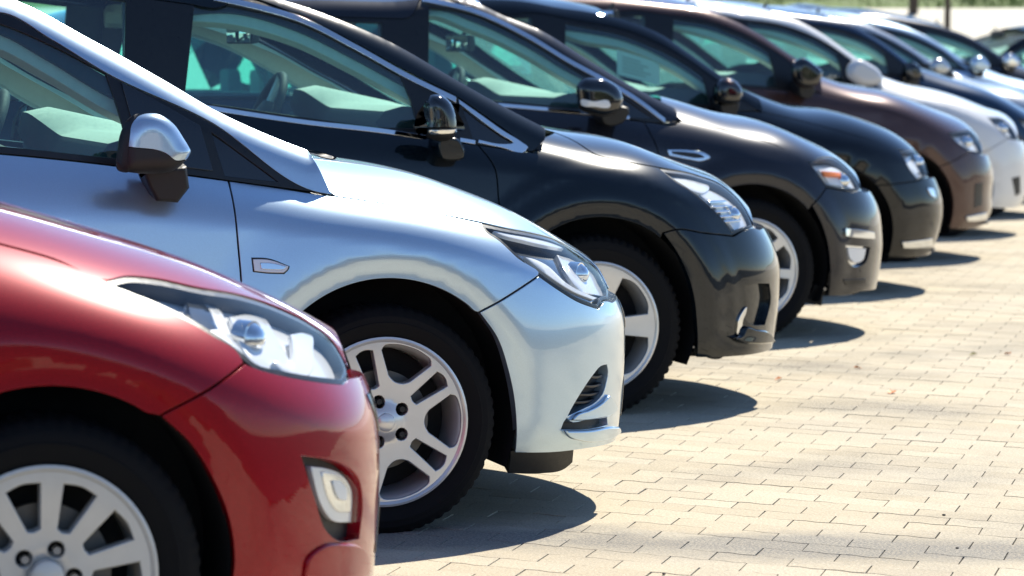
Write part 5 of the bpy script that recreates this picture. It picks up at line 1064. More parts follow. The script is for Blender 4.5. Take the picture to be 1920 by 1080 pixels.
SPEC['blue'] = dict(
    w=0.88,
    xc=-0.02,
    p=3.4,
    q=2.4,
    prof=[(0.05, 0.14), (0.13, 0.08), (0.2, 0.04), (0.32, 0.012), (0.5, 0.0), (0.68, 0.004), (0.85, 0.022), (1.0, 0.045), (1.3, 0.08)],
    nose=[(0.1716, 0.8067), (0.2989, 0.8423), (0.4264, 0.85), (0.588, 0.8295)],
    hoodline=[(-3.7, 1.4339), (-1.7, 1.4239), (-0.9279, 1.3539), (-0.5279, 1.2439), (-0.1779, 1.1139), (-0.031, 1.0713), (0.1579, 1.0156), (0.4688, 0.8698), (0.7117, 0.7533), (0.8293, 0.6755)],
    shoulder=[(-3.7, 0.9939), (-1, 0.9839), (-0.4, 0.9439), (0, 0.8939), (0.4, 0.7), (0.7, 0.58)],
    belt=[(-3.6, 1.1804), (-2.3, 1.1704), (-1.1277, 1.1204), (-0.6207, 1.0783)],
    sil=[(-0.4681, 1.135), (-0.5487, 1.1846), (-0.6472, 1.2629), (-0.8521, 1.4068), (-1.0469, 1.5089), (-1.2228, 1.5412), (-1.4852, 1.5732), (-1.7461, 1.609), (-2.0961, 1.6202), (-2.5461, 1.624), (-2.7, 1.584), (-3.15, 1.494), (-3.5, 1.16)],
    flares=[(0, 0.325, 0.365, 0.43, -0.012), (0, 0.325, 0.42, 0.56, 0.014)],
    arch=(0, 0.325, 0.365),
    light=[(0.2777, 0.7697, 1), (0.4251, 0.7429), (0.5279, 0.6667), (0.5547, 0.5995, 1), (0.4465, 0.6184, 1), (0.342, 0.6946)],
    light_low=[(0.342, 0.6946)],
    light_top=[(0.4251, 0.7429), (0.5279, 0.6667)],
    hood_edge=[(-0.4681, 1.0698), (-0.2444, 0.9957), (0.0167, 0.8894), (0.2737, 0.7737)],
    bumper_cut=[(0.4465, 0.6144), (0.2581, 0.5831)],
    bumper_top=[(0.4465, 0.6144), (0.5547, 0.5935), (0.5847, 0.5895)],
    arch_f=[(0.2581, 0.5831), (0.3095, 0.5184), (0.3471, 0.4378), (0.3641, 0.3505), (0.3595, 0.2616), (0.3504, 0.2)],
    bumper_bottom=[(0.3504, 0.2), (0.52, 0.19), (0.61, 0.19)],
    bumper_centre=(0.19, 0.5795),
    hood_front=((0.5607, 0.6035), 0.76),
    cowl_x=-0.3681,
    door_cut=[(-0.7081, 1.086), (-0.7081, 0.8), (-0.41, 0.62), (-0.41, 0.45), (-0.44, 0.26)],
    wing_top=[(-0.5881, 1.0754)],
    dlo_low=[(-0.7181, 1.0869), (-0.5881, 1.0754)],
    dlo_up=[(-0.4981, 1.0795), (-0.6481, 1.2036), (-0.9226, 1.3895), (-1.1971, 1.4774), (-1.4716, 1.5115), (-1.7461, 1.549)],
    pillar_low=[(-0.4681, 1.0668), (-0.4981, 1.0795), (-0.6481, 1.2036), (-0.9226, 1.3895), (-1.1971, 1.4774), (-1.4716, 1.5115), (-1.7461, 1.549)],
    pillar_b=-1.5,
    glass_main=[(-0.7981, 1.2832, 1), (-0.9185, 1.3647), (-1.0389, 1.4047), (-1.1592, 1.4433), (-1.2796, 1.4657), (-1.4, 1.4806, 1), (-1.45, 1.1613, 1), (-1.3, 1.15), (-1.1327, 1.1388), (-0.9654, 1.1259), (-0.7681, 1.1119, 1)],
    quarter_dark=1,
    rail=0.075,
    bumper_holes=[],
    extras=[],
    lamp_parts=[('reflector', 'lamp_white', [(0.3097, 0.7517), (0.333, 0.7483), (0.3567, 0.7458), (0.3803, 0.7429), (0.4031, 0.7383), (0.4246, 0.7308), (0.4426, 0.722), (0.4605, 0.7118), (0.4775, 0.7), (0.4926, 0.6865), (0.5048, 0.6713), (0.5131, 0.6549), (0.5194, 0.6369), (0.5257, 0.6189), (0.5046, 0.6226), (0.4835, 0.6263), (0.4624, 0.63), (0.4413, 0.6336), (0.4247, 0.6452), (0.4078, 0.6565), (0.3911, 0.6679), (0.375, 0.68), (0.3598, 0.6931), (0.3465, 0.7069), (0.3341, 0.7217), (0.3219, 0.7368)], 0.04)],
    lamp_balls=[((0.4529, 0.6777), 0.034, 0.012, 'chrome')],
    housing_mat='lamp_white',
    mirror={'y0': 0.09, 'D': 0.06, 'r': 0.05, 'outline': [(-0.7182, 1.1208), (-0.7056, 1.186), (-0.6574, 1.2063), (-0.5955, 1.1695), (-0.5773, 1.1124), (-0.621, 1.0716), (-0.6915, 1.08)], 'cap': [(-0.7182, 1.1208), (-0.7056, 1.186), (-0.6574, 1.2063), (-0.5955, 1.1695), (-0.5773, 1.1124), (-0.621, 1.0716), (-0.6915, 1.08)], 'stalk': [(-0.6724, 1.1016), (-0.6624, 1.0216), (-0.5924, 1.0116), (-0.5724, 1.0916)], 'cap_mat': 'gloss_black'},
    wheel={'rt': 0.318, 'rr': 0.226, 'style': 'eight', 'mat': 'satin_silver', 'dish': 0.012},
    wheelbase=2.65,
    paint='paint_blue',
    cell=0.05,
    tail=-3.6,
    dlo_rear=-2.9,
    screen_top=-1.15,
    cabin={'dash': (-0.5881, 1.1398), 'seat_x': -1.55, 'rear_mirror': (-1.0881, 1.5505), 'dash_mat': 'dash_light'},
    loc=(10.7836, 25.15),
)
SPEC['pale'] = dict(
    w=0.88,
    xc=-0.02,
    p=3.4,
    q=2.4,
    prof=[(0.05, 0.14), (0.13, 0.08), (0.2, 0.04), (0.32, 0.012), (0.5, 0.0), (0.68, 0.004), (0.85, 0.022), (1.0, 0.045), (1.3, 0.08)],
    nose=[(0.1471, 0.8071), (0.2783, 0.8465), (0.405, 0.85), (0.546, 0.8277)],
    hoodline=[(-3.7, 1.3487), (-1.7, 1.3387), (-0.8379, 1.2687), (-0.4379, 1.1587), (-0.0879, 1.0287), (0.075, 1.0048), (0.331, 0.9336), (0.5629, 0.8291), (0.7183, 0.7435), (0.8278, 0.6484)],
    shoulder=[(-3.7, 0.9087), (-1, 0.8987), (-0.4, 0.8587), (0, 0.8087), (0.4, 0.7), (0.7, 0.58)],
    belt=[(-3.6, 1.1836), (-2.3, 1.1736), (-1.2201, 1.1236), (-0.6076, 1.0816)],
    sil=[(-0.3909, 1.0484), (-0.5153, 1.1081), (-0.719, 1.2407), (-1.0449, 1.4363), (-1.3289, 1.5445), (-1.5235, 1.5712), (-1.7656, 1.6066), (-2.1156, 1.6179), (-2.5656, 1.6216), (-2.7, 1.5816), (-3.15, 1.4916), (-3.5, 1.16)],
    flares=[(0, 0.325, 0.365, 0.43, -0.012), (0, 0.325, 0.42, 0.56, 0.014)],
    arch=(0, 0.325, 0.365),
    light=[(0.2755, 0.7496, 1), (0.4103, 0.7297), (0.5039, 0.6457), (0.5359, 0.5806, 1), (0.4355, 0.5963, 1), (0.3418, 0.6665)],
    light_low=[(0.3418, 0.6665)],
    light_top=[(0.4103, 0.7297), (0.5039, 0.6457)],
    hood_edge=[(-0.3909, 1.0712), (-0.191, 0.9916), (0.0423, 0.8777), (0.2715, 0.7536)],
    bumper_cut=[(0.4355, 0.5923), (0.2581, 0.5831)],
    bumper_top=[(0.4355, 0.5923), (0.5359, 0.5746), (0.5659, 0.5706)],
    arch_f=[(0.2581, 0.5831), (0.3095, 0.5184), (0.3471, 0.4378), (0.3641, 0.3505), (0.3595, 0.2616), (0.3504, 0.2)],
    bumper_bottom=[(0.3504, 0.2), (0.52, 0.19), (0.61, 0.19)],
    bumper_centre=(0.19, 0.5606),
    hood_front=((0.5419, 0.5846), 0.76),
    cowl_x=-0.2909,
    door_cut=[(-0.6309, 1.0833), (-0.6309, 0.8), (-0.41, 0.62), (-0.41, 0.45), (-0.44, 0.26)],
    wing_top=[(-0.5109, 1.0747)],
    dlo_low=[(-0.6409, 1.084), (-0.5109, 1.0747)],
    dlo_up=[(-0.4209, 1.0803), (-0.5709, 1.0812), (-0.8696, 1.2774), (-1.1683, 1.4316), (-1.4669, 1.5044), (-1.7656, 1.5466)],
    pillar_low=[(-0.3909, 1.0682), (-0.4209, 1.0803), (-0.5709, 1.0812), (-0.8696, 1.2774), (-1.1683, 1.4316), (-1.4669, 1.5044), (-1.7656, 1.5466)],
    pillar_b=-1.5,
    glass_main=[(-0.7209, 1.1577, 1), (-0.8567, 1.247), (-0.9925, 1.3189), (-1.1284, 1.389), (-1.2642, 1.433), (-1.4, 1.4661, 1), (-1.45, 1.1582, 1), (-1.3, 1.1466), (-1.107, 1.1343), (-0.9139, 1.1212), (-0.6909, 1.1077, 1)],
    quarter_dark=1,
    rail=0.075,
    bumper_holes=[],
    extras=[],
    lamp_parts=[('reflector', 'lamp_white', [(0.3056, 0.7318), (0.3271, 0.7296), (0.349, 0.7284), (0.3707, 0.7266), (0.3915, 0.7231), (0.4108, 0.7163), (0.4274, 0.7068), (0.4434, 0.695), (0.4584, 0.6814), (0.4719, 0.6665), (0.4838, 0.6508), (0.493, 0.6345), (0.5009, 0.6173), (0.5087, 0.6), (0.4892, 0.603), (0.4696, 0.6061), (0.45, 0.6092), (0.4304, 0.6122), (0.4117, 0.6255), (0.3928, 0.6385), (0.3744, 0.6521), (0.3573, 0.667), (0.3434, 0.6822), (0.3306, 0.6985), (0.3182, 0.7153)], 0.04)],
    lamp_balls=[((0.4424, 0.6587), 0.034, 0.012, 'chrome')],
    housing_mat='lamp_white',
    mirror={'y0': 0.09, 'D': 0.06, 'r': 0.05, 'outline': [(-0.8323, 1.1466), (-0.8085, 1.2097), (-0.7501, 1.2323), (-0.6715, 1.1961), (-0.6416, 1.1373), (-0.6853, 1.1012), (-0.783, 1.1013)], 'cap': [(-0.8323, 1.1466), (-0.8085, 1.2097), (-0.7501, 1.2323), (-0.6715, 1.1961), (-0.6416, 1.1373), (-0.6853, 1.1012), (-0.783, 1.1013)], 'stalk': [(-0.7589, 1.1312), (-0.7489, 1.0512), (-0.6789, 1.0412), (-0.6589, 1.1212)]},
    wheel={'rt': 0.318, 'rr': 0.226, 'style': 'eight', 'mat': 'satin_silver', 'dish': 0.012},
    wheelbase=2.65,
    paint='paint_pale',
    cell=0.05,
    tail=-3.6,
    dlo_rear=-2.9,
    screen_top=-1.15,
    cabin={'dash': (-0.5109, 1.1412), 'seat_x': -1.55, 'rear_mirror': (-1.0109, 1.4901), 'dash_mat': 'dash_light'},
    loc=(12.1795, 27.7),
)
SPEC['grey'] = dict(
    w=0.88,
    xc=-0.02,
    p=3.4,
    q=2.4,
    prof=[(0.05, 0.14), (0.13, 0.08), (0.2, 0.04), (0.32, 0.012), (0.5, 0.0), (0.68, 0.004), (0.85, 0.022), (1.0, 0.045), (1.3, 0.08)],
    nose=[(0.1145, 0.814), (0.2428, 0.8461), (0.3713, 0.85), (0.5205, 0.8255)],
    hoodline=[(-3.7, 1.3844), (-1.7, 1.3744), (-0.8827, 1.3044), (-0.4827, 1.1944), (-0.1327, 1.0644), (0.0238, 1.0282), (0.2484, 0.9506), (0.5024, 0.8467), (0.7011, 0.7375), (0.8268, 0.6386)],
    shoulder=[(-3.7, 0.9444), (-1, 0.9344), (-0.4, 0.8944), (0, 0.8444), (0.4, 0.7), (0.7, 0.58)],
    belt=[(-3.6, 1.201), (-2.3, 1.191), (-1.2129, 1.141), (-0.6302, 1.1003)],
    sil=[(-0.439, 1.0792), (-0.5484, 1.1296), (-0.7124, 1.2299), (-0.9196, 1.3699), (-1.066, 1.4496), (-1.2818, 1.5239), (-1.55, 1.578), (-1.8168, 1.607), (-2.1668, 1.6182), (-2.6168, 1.622), (-2.7, 1.582), (-3.15, 1.492), (-3.5, 1.16)],
    flares=[(0, 0.325, 0.365, 0.43, -0.012), (0, 0.325, 0.42, 0.56, 0.014)],
    arch=(0, 0.325, 0.365),
    light=[(0.251, 0.7367, 1), (0.3891, 0.7152), (0.488, 0.6232), (0.5231, 0.5518, 1), (0.4194, 0.5688, 1), (0.3175, 0.6457)],
    light_low=[(0.3175, 0.6457)],
    light_top=[(0.3891, 0.7152), (0.488, 0.6232)],
    hood_edge=[(-0.439, 1.0914), (-0.232, 1.0036), (0.0095, 0.8777), (0.247, 0.7407)],
    bumper_cut=[(0.4194, 0.5648), (0.2581, 0.5831)],
    bumper_top=[(0.4194, 0.5648), (0.5231, 0.5458), (0.5531, 0.5418)],
    arch_f=[(0.2581, 0.5831), (0.3095, 0.5184), (0.3471, 0.4378), (0.3641, 0.3505), (0.3595, 0.2616), (0.3504, 0.2)],
    bumper_bottom=[(0.3504, 0.2), (0.52, 0.19), (0.61, 0.19)],
    bumper_centre=(0.19, 0.5318),
    hood_front=((0.5291, 0.5558), 0.76),
    cowl_x=-0.339,
    door_cut=[(-0.679, 1.1038), (-0.679, 0.8), (-0.41, 0.62), (-0.41, 0.45), (-0.44, 0.26)],
    wing_top=[(-0.559, 1.0951)],
    dlo_low=[(-0.689, 1.1046), (-0.559, 1.0951)],
    dlo_up=[(-0.469, 1.1006), (-0.619, 1.11), (-0.9184, 1.3092), (-1.2179, 1.4454), (-1.5173, 1.5129), (-1.8168, 1.547)],
    pillar_low=[(-0.439, 1.0884), (-0.469, 1.1006), (-0.619, 1.11), (-0.9184, 1.3092), (-1.2179, 1.4454), (-1.5173, 1.5129), (-1.8168, 1.547)],
    pillar_b=-1.5,
    glass_main=[(-0.769, 1.1878, 1), (-0.8952, 1.2717), (-1.0214, 1.334), (-1.1476, 1.3914), (-1.2738, 1.436), (-1.4, 1.4644, 1), (-1.45, 1.1762, 1), (-1.3, 1.1645), (-1.123, 1.1531), (-0.946, 1.141), (-0.739, 1.1284, 1)],
    quarter_dark=1,
    rail=0.075,
    bumper_holes=[],
    extras=[],
    lamp_parts=[('reflector', 'lamp_white', [(0.282, 0.7169), (0.304, 0.7144), (0.3265, 0.713), (0.3487, 0.711), (0.37, 0.7072), (0.3897, 0.7001), (0.4075, 0.6897), (0.4243, 0.6767), (0.4401, 0.6617), (0.4543, 0.6454), (0.4669, 0.6283), (0.477, 0.6105), (0.4856, 0.5916), (0.4942, 0.5726), (0.474, 0.576), (0.4538, 0.5793), (0.4336, 0.5826), (0.4134, 0.5859), (0.3971, 0.5975), (0.3805, 0.6088), (0.3641, 0.6203), (0.3484, 0.6325), (0.3339, 0.6459), (0.3197, 0.6624), (0.3069, 0.6803), (0.2946, 0.6987)], 0.04)],
    lamp_balls=[((0.4219, 0.6365), 0.034, 0.012, 'chrome')],
    housing_mat='lamp_white',
    mirror={'y0': 0.09, 'D': 0.06, 'r': 0.05, 'outline': [(-0.7423, 1.1512), (-0.7215, 1.2206), (-0.6571, 1.2454), (-0.5812, 1.2056), (-0.5481, 1.141), (-0.6017, 1.1063), (-0.6988, 1.1114)], 'cap': [(-0.7423, 1.1512), (-0.7215, 1.2206), (-0.6571, 1.2454), (-0.5812, 1.2056), (-0.5481, 1.141), (-0.6017, 1.1063), (-0.6988, 1.1114)], 'stalk': [(-0.6701, 1.1363), (-0.6601, 1.0563), (-0.5901, 1.0463), (-0.5701, 1.1263)]},
    wheel={'rt': 0.318, 'rr': 0.226, 'style': 'eight', 'mat': 'satin_silver', 'dish': 0.012},
    wheelbase=2.65,
    paint='paint_silver',
    cell=0.05,
    tail=-3.6,
    dlo_rear=-2.9,
    screen_top=-1.15,
    cabin={'dash': (-0.559, 1.1614), 'seat_x': -1.55, 'rear_mirror': (-1.059, 1.5063), 'dash_mat': 'dash_light'},
    loc=(13.5865, 30.25),
)
SPEC['last'] = dict(
    w=0.88,
    xc=-0.02,
    p=3.4,
    q=2.4,
    prof=[(0.05, 0.14), (0.13, 0.08), (0.2, 0.04), (0.32, 0.012), (0.5, 0.0), (0.68, 0.004), (0.85, 0.022), (1.0, 0.045), (1.3, 0.08)],
    nose=[(0.097, 0.8106), (0.2195, 0.8456), (0.3478, 0.85), (0.4986, 0.8235)],
    hoodline=[(-3.7, 1.4199), (-1.7, 1.4099), (-0.8386, 1.3399), (-0.4386, 1.2299), (-0.0886, 1.0999), (0.0575, 1.0551), (0.2714, 0.9766), (0.517, 0.8641), (0.7025, 0.7402), (0.8205, 0.6388)],
    shoulder=[(-3.7, 0.9799), (-1, 0.9699), (-0.4, 0.9299), (0, 0.8799), (0.4, 0.7), (0.7, 0.58)],
    belt=[(-3.6, 1.2303), (-2.3, 1.2203), (-1.2101, 1.1703), (-0.5624, 1.1207)],
    sil=[(-0.4105, 1.1309), (-0.5242, 1.2128), (-0.6971, 1.3218), (-0.8575, 1.4141), (-1.1822, 1.5329), (-1.5746, 1.6132), (-1.8425, 1.6556), (-2.1925, 1.6668), (-2.6425, 1.6706), (-2.7, 1.6306), (-3.15, 1.5406), (-3.5, 1.16)],
    flares=[(0, 0.325, 0.365, 0.43, -0.012), (0, 0.325, 0.42, 0.56, 0.014)],
    arch=(0, 0.325, 0.365),
    light=[(0.2449, 0.7424, 1), (0.3814, 0.7194), (0.4822, 0.625), (0.5116, 0.5422, 1), (0.3989, 0.5606, 1), (0.3037, 0.6437)],
    light_low=[(0.3037, 0.6437)],
    light_top=[(0.3814, 0.7194), (0.4822, 0.625)],
    hood_edge=[(-0.4105, 1.1134), (-0.2139, 1.0215), (0.0155, 0.8898), (0.2409, 0.7464)],
    bumper_cut=[(0.3989, 0.5566), (0.2581, 0.5831)],
    bumper_top=[(0.3989, 0.5566), (0.5116, 0.5362), (0.5416, 0.5322)],
    arch_f=[(0.2581, 0.5831), (0.3095, 0.5184), (0.3471, 0.4378), (0.3641, 0.3505), (0.3595, 0.2616), (0.3504, 0.2)],
    bumper_bottom=[(0.3504, 0.2), (0.52, 0.19), (0.61, 0.19)],
    bumper_centre=(0.19, 0.5222),
    hood_front=((0.5176, 0.5462), 0.76),
    cowl_x=-0.3105,
    door_cut=[(-0.6505, 1.1278), (-0.6505, 0.8), (-0.41, 0.62), (-0.41, 0.45), (-0.44, 0.26)],
    wing_top=[(-0.5305, 1.1181)],
    dlo_low=[(-0.6605, 1.1286), (-0.5305, 1.1181)],
    dlo_up=[(-0.4405, 1.1228), (-0.5905, 1.1963), (-0.9035, 1.3757), (-1.2165, 1.4824), (-1.5295, 1.5453), (-1.8425, 1.5956)],
    pillar_low=[(-0.4105, 1.1104), (-0.4405, 1.1228), (-0.5905, 1.1963), (-0.9035, 1.3757), (-1.2165, 1.4824), (-1.5295, 1.5453), (-1.8425, 1.5956)],
    pillar_b=-1.5,
    glass_main=[(-0.7405, 1.2603, 1), (-0.8724, 1.3359), (-1.0043, 1.3881), (-1.1362, 1.433), (-1.2681, 1.4707), (-1.4, 1.4973, 1), (-1.45, 1.2062, 1), (-1.3, 1.1942), (-1.1135, 1.1816), (-0.927, 1.1677), (-0.7105, 1.1531, 1)],
    quarter_dark=1,
    rail=0.075,
    bumper_holes=[],
    extras=[],
    lamp_parts=[('reflector', 'lamp_white', [(0.2749, 0.7211), (0.2966, 0.7184), (0.3188, 0.7166), (0.3408, 0.7144), (0.3618, 0.7103), (0.3813, 0.7032), (0.3997, 0.6925), (0.4173, 0.6794), (0.4336, 0.6641), (0.448, 0.6473), (0.46, 0.6295), (0.4692, 0.609), (0.476, 0.587), (0.4829, 0.5649), (0.4609, 0.5685), (0.439, 0.5721), (0.417, 0.5757), (0.395, 0.5793), (0.3797, 0.5919), (0.3641, 0.6042), (0.3486, 0.6167), (0.334, 0.6298), (0.3207, 0.6441), (0.3078, 0.6622), (0.2965, 0.6815), (0.2859, 0.7015)], 0.04)],
    lamp_balls=[((0.4112, 0.6356), 0.034, 0.012, 'chrome')],
    housing_mat='lamp_white',
    mirror={'y0': 0.09, 'D': 0.06, 'r': 0.05, 'outline': [(-0.6913, 1.1758), (-0.6686, 1.246), (-0.6042, 1.2676), (-0.5331, 1.2297), (-0.5029, 1.1648), (-0.5496, 1.127), (-0.6497, 1.1325)], 'cap': [(-0.6913, 1.1758), (-0.6686, 1.246), (-0.6042, 1.2676), (-0.5331, 1.2297), (-0.5029, 1.1648), (-0.5496, 1.127), (-0.6497, 1.1325)], 'stalk': [(-0.6199, 1.157), (-0.6099, 1.077), (-0.5399, 1.067), (-0.5199, 1.147)], 'cap_mat': 'chrome'},
    wheel={'rt': 0.318, 'rr': 0.226, 'style': 'eight', 'mat': 'satin_silver', 'dish': 0.012},
    wheelbase=2.65,
    paint='paint_graphite',
    cell=0.05,
    tail=-3.6,
    dlo_rear=-2.9,
    screen_top=-1.15,
    cabin={'dash': (-0.5305, 1.1834), 'seat_x': -1.55, 'rear_mirror': (-1.0305, 1.5366), 'dash_mat': 'dash_light'},
    loc=(14.9848, 32.75),
)
# ------------------------------------------------------------------ ground
def paver_material(name, joint=False):
    m, nt, b = new_mat(name); N = nt.nodes; L = nt.links
    geo = N.new('ShaderNodeNewGeometry'); oi = N.new('ShaderNodeObjectInfo'); at = N.new('ShaderNodeAttribute'); at.attribute_name = 'tint'
    def noise(sc, det=4, rough=.6):
        n = N.new('ShaderNodeTexNoise'); n.inputs['Scale'].default_value = sc; n.inputs['Detail'].default_value = det; n.inputs['Roughness'].default_value = rough
        L.new(geo.outputs['Position'], n.inputs['Vector']); return n.outputs[0]
    def rng_(src, a, b_, c, d):
        r = N.new('ShaderNodeMapRange'); r.inputs[1].default_value = a; r.inputs[2].default_value = b_; r.inputs[3].default_value = c; r.inputs[4].default_value = d; L.new(src, r.inputs[0]); return r.outputs[0]
    def mix(f, a, c):
        x = N.new('ShaderNodeMix'); x.data_type = 'RGBA'
        (L.new(f, x.inputs[0]) if not isinstance(f, float) else setattr(x.inputs[0], 'default_value', f))
        for i, v in ((6, a), (7, c)):
            (L.new(v, x.inputs[i]) if not isinstance(v, tuple) else setattr(x.inputs[i], 'default_value', (*v, 1)))
        return x.outputs[2]
    ad = N.new('ShaderNodeMath'); ad.operation = 'ADD'; L.new(oi.outputs['Random'], ad.inputs[0]); L.new(at.outputs['Fac'], ad.inputs[1])
    fr = N.new('ShaderNodeMath'); fr.operation = 'FRACT'; L.new(ad.outputs[0], fr.inputs[0])
    col = mix(fr.outputs[0], (.525, .45, .32), (.61, .54, .40))
    col = mix(rng_(noise(1.3), .42, .70, 0, .35), col, (.46, .42, .36))
    col = mix(rng_(noise(120, 3, .7), .46, .66, 0, .55), col, (.26, .23, .18))
    col = mix(rng_(noise(170, 2), .56, .70, 0, .6), col, (.80, .76, .66))
    dirt = N.new('ShaderNodeMath'); dirt.operation = 'MULTIPLY'
    L.new(rng_(noise(.55, 5), .52, .68, 0, 1), dirt.inputs[0]); L.new(rng_(noise(130, 3, .7), .40, .60, .1, .95), dirt.inputs[1])
    col = mix(dirt.outputs[0], col, (.13, .125, .12))
    dt = N.new('ShaderNodeVectorMath'); dt.operation = 'DOT_PRODUCT'; L.new(geo.outputs['Position'], dt.inputs[0]); dt.inputs[1].default_value = (.443, .896, 0)   # old tyre track
    of = N.new('ShaderNodeMath'); of.operation = 'SUBTRACT'; L.new(dt.outputs['Value'], of.inputs[0]); of.inputs[1].default_value = 8.80
    ab = N.new('ShaderNodeMath'); ab.operation = 'ABSOLUTE'; L.new(of.outputs[0], ab.inputs[0])
    wob = N.new('ShaderNodeMath'); wob.operation = 'ADD'; L.new(ab.outputs[0], wob.inputs[0]); L.new(rng_(noise(2.2, 6, .7), .3, .7, -.14, .14), wob.inputs[1])
    tr = N.new('ShaderNodeMath'); tr.operation = 'MULTIPLY'; L.new(rng_(wob.outputs[0], .10, .30, 1, 0), tr.inputs[0]); L.new(rng_(noise(130, 3, .7), .36, .60, .25, 1), tr.inputs[1])
    col = mix(tr.outputs[0], col, (.19, .185, .175))
    L.new(col, b.inputs['Base Color']); b.inputs['Roughness'].default_value = .9; b.inputs['Specular IOR Level'].default_value = .25
    bp = N.new('ShaderNodeBump'); bp.inputs['Strength'].default_value = .35; bp.inputs['Distance'].default_value = .002; L.new(noise(380, 3), bp.inputs['Height']); L.new(bp.outputs[0], b.inputs['Normal'])
    return m
paver_material('paver')
def ground_material():
    m, nt, b = new_mat('ground'); N = nt.nodes; L = nt.links
    geo = N.new('ShaderNodeNewGeometry')
    n = N.new('ShaderNodeTexNoise'); n.inputs['Scale'].default_value = 1.1; n.inputs['Detail'].default_value = 8; L.new(geo.outputs['Position'], n.inputs['Vector'])
    x = N.new('ShaderNodeMix'); x.data_type = 'RGBA'; L.new(n.outputs[0], x.inputs[0]); x.inputs[6].default_value = (.45, .40, .30, 1); x.inputs[7].default_value = (.56, .50, .385, 1)
    L.new(x.outputs[2], b.inputs['Base Color']); b.inputs['Roughness'].default_value = .92
ground_material()
principled('joint_soil', (.075, .065, .035), .95, noise=.6, nscale=9)
principled('grass_green', (.11, .17, .035), .9, noise=.5, nscale=3)
principled('wall_render', (.70, .66, .56), .9, noise=.08, nscale=1.5)
principled('bark', (.075, .055, .04), .9, noise=.4, nscale=12, bump=.6, bscale=60)
principled('leaf_green', (.065, .12, .025), .6, noise=.5, nscale=2)
principled('leaf_orange', (.62, .20, .04), .6)
principled('leaf_olive', (.22, .20, .04), .7)
principled('stone_dark', (.06, .055, .05), .9)

def sheet(name, x0, y0, x1, y1, z, mat, parent=None):
    return obj_from(name, [(x0, y0, z), (x1, y0, z), (x1, y1, z), (x0, y1, z)], [(0, 1, 2, 3)], mat, parent, smooth=False)
PX0, PX1, PY0, PY1 = -2.5, 11.5, 3.6, 24.0
# ground sheet with a pit for the paved area, so nothing overlaps
ground = obj_from('ground', [(-600, -600, -.004), (600, -600, -.004), (600, 600, -.004), (-600, 600, -.004), (PX0, PY0, -.004), (PX1, PY0, -.004), (PX1, PY1, -.004), (PX0, PY1, -.004)],
                  [(0, 1, 5, 4), (1, 2, 6, 5), (2, 3, 7, 6), (3, 0, 4, 7)], 'ground', smooth=False); tag(ground, kind='structure')
principled('reflection_dark', (.055, .056, .058), .9, noise=.25, nscale=6, bump=.5, bscale=150)
unseen_dark_ground = obj_from('unseen_dark_ground', [(-8, -16, .001), (60, -16, .001), (60, 37.1, .001), (-8, -.3, .001)], [(0, 1, 2, 3)], 'reflection_dark', smooth=False); tag(unseen_dark_ground, kind='structure')  # unseen dark ground, added to darken reflections and bounce light on the cars
pave = sheet('pavement', PX0-.15, PY0-.15, PX1+.15, PY1+.15, -.012, 'joint_soil'); tag(pave, kind='structure')
Sv = np.array((.1505, -.1617)); Av = np.array((.0655, .1178))       # paver length and row step
def paver_outline(g, ga, wav=.0075, n=6):
    """outline in lattice coordinates; long edges wavy, g = joint half width"""
    s0 = g/np.linalg.norm(Sv); a0 = ga/np.linalg.norm(Av); wv = wav/np.linalg.norm(Av)
    t = np.linspace(s0, 1-s0, n+1)
    lo = [(u, a0+wv*math.sin(4*math.pi*u)) for u in t]; hi = [(u, 1-a0+wv*math.sin(4*math.pi*u)) for u in t[::-1]]
    return np.array([Sv*(u-.5)+Av*(v-.5) for u, v in lo+hi])
o1 = paver_outline(.0019, .0004); o2 = paver_outline(.0030, .0008)
k_ = len(o1); pv = np.vstack([np.c_[o1, np.full(k_, -.012)], np.c_[o1, np.full(k_, -.0007)], np.c_[o2, np.zeros(k_)]])
pf = [tuple(range(2*k_, 3*k_))]+[(r*k_+i, r*k_+(i+1) % k_, (r+1)*k_+(i+1) % k_, (r+1)*k_+i) for r in (0, 1) for i in range(k_)]
pme = bpy.data.meshes.new('paver'); pme.from_pydata(pv.tolist(), [], pf); pme.materials.append(MAT['paver'])
cy, sy_ = math.cos(R(YAW)), math.sin(R(YAW)); cp, sp_ = math.cos(R(PITCH)), math.sin(R(PITCH))
Minv = np.linalg.inv(np.stack([Sv, Av], 1)); near = []; rest = []
origin = np.array((2.96, 8.10))
span = range(-160, 240)
for r in span:
    for c_ in range(-160, 160):
        p = origin+Av*r+Sv*(c_+(.5 if r % 2 else 0))
        if not (PX0-.05 < p[0] < PX1+.05 and PY0-.05 < p[1] < PY1+.05): continue
        if p[1] < 4.15+.55*p[0]: continue
        dep = (sy_*p[0]+cy*p[1])*cp+1.3*sp_; u_ = (cy*p[0]-sy_*p[1])/dep                 # distance along the view and lateral angle
        open_ground = -.30 < u_ < .155 and p[0]-.55*(p[1]-7.4) > 1.62                     # in front of the car noses, within view
        (near if open_ground else rest).append((dep, p))
near.sort(key=lambda q: q[0]); rest += near[300:]; near = near[:300]
for dep, p in near:
    o = bpy.data.objects.new('paver', pme); COL.objects.link(o); o.parent = pave
    o.location = (p[0], p[1], rng.normal(0, .0005)); o.rotation_euler = (rng.normal(0, .0025), rng.normal(0, .0025), rng.normal(0, .006))
nr = len(rest); rp = np.array([q[1] for q in rest]); k3 = 3*k_
RV = np.tile(pv, (nr, 1)).reshape(nr, k3, 3); RV[:, :, :2] += rp[:, None, :]
tilt = rng.normal(0, .0025, (nr, 2)); RV[:, :, 2] += rng.normal(0, .0005, nr)[:, None]+np.einsum('nkj,nj->nk', np.tile(pv[:, :2], (nr, 1)).reshape(nr, k3, 2), tilt)
rme = bpy.data.meshes.new('paver_field'); nv = nr*k3
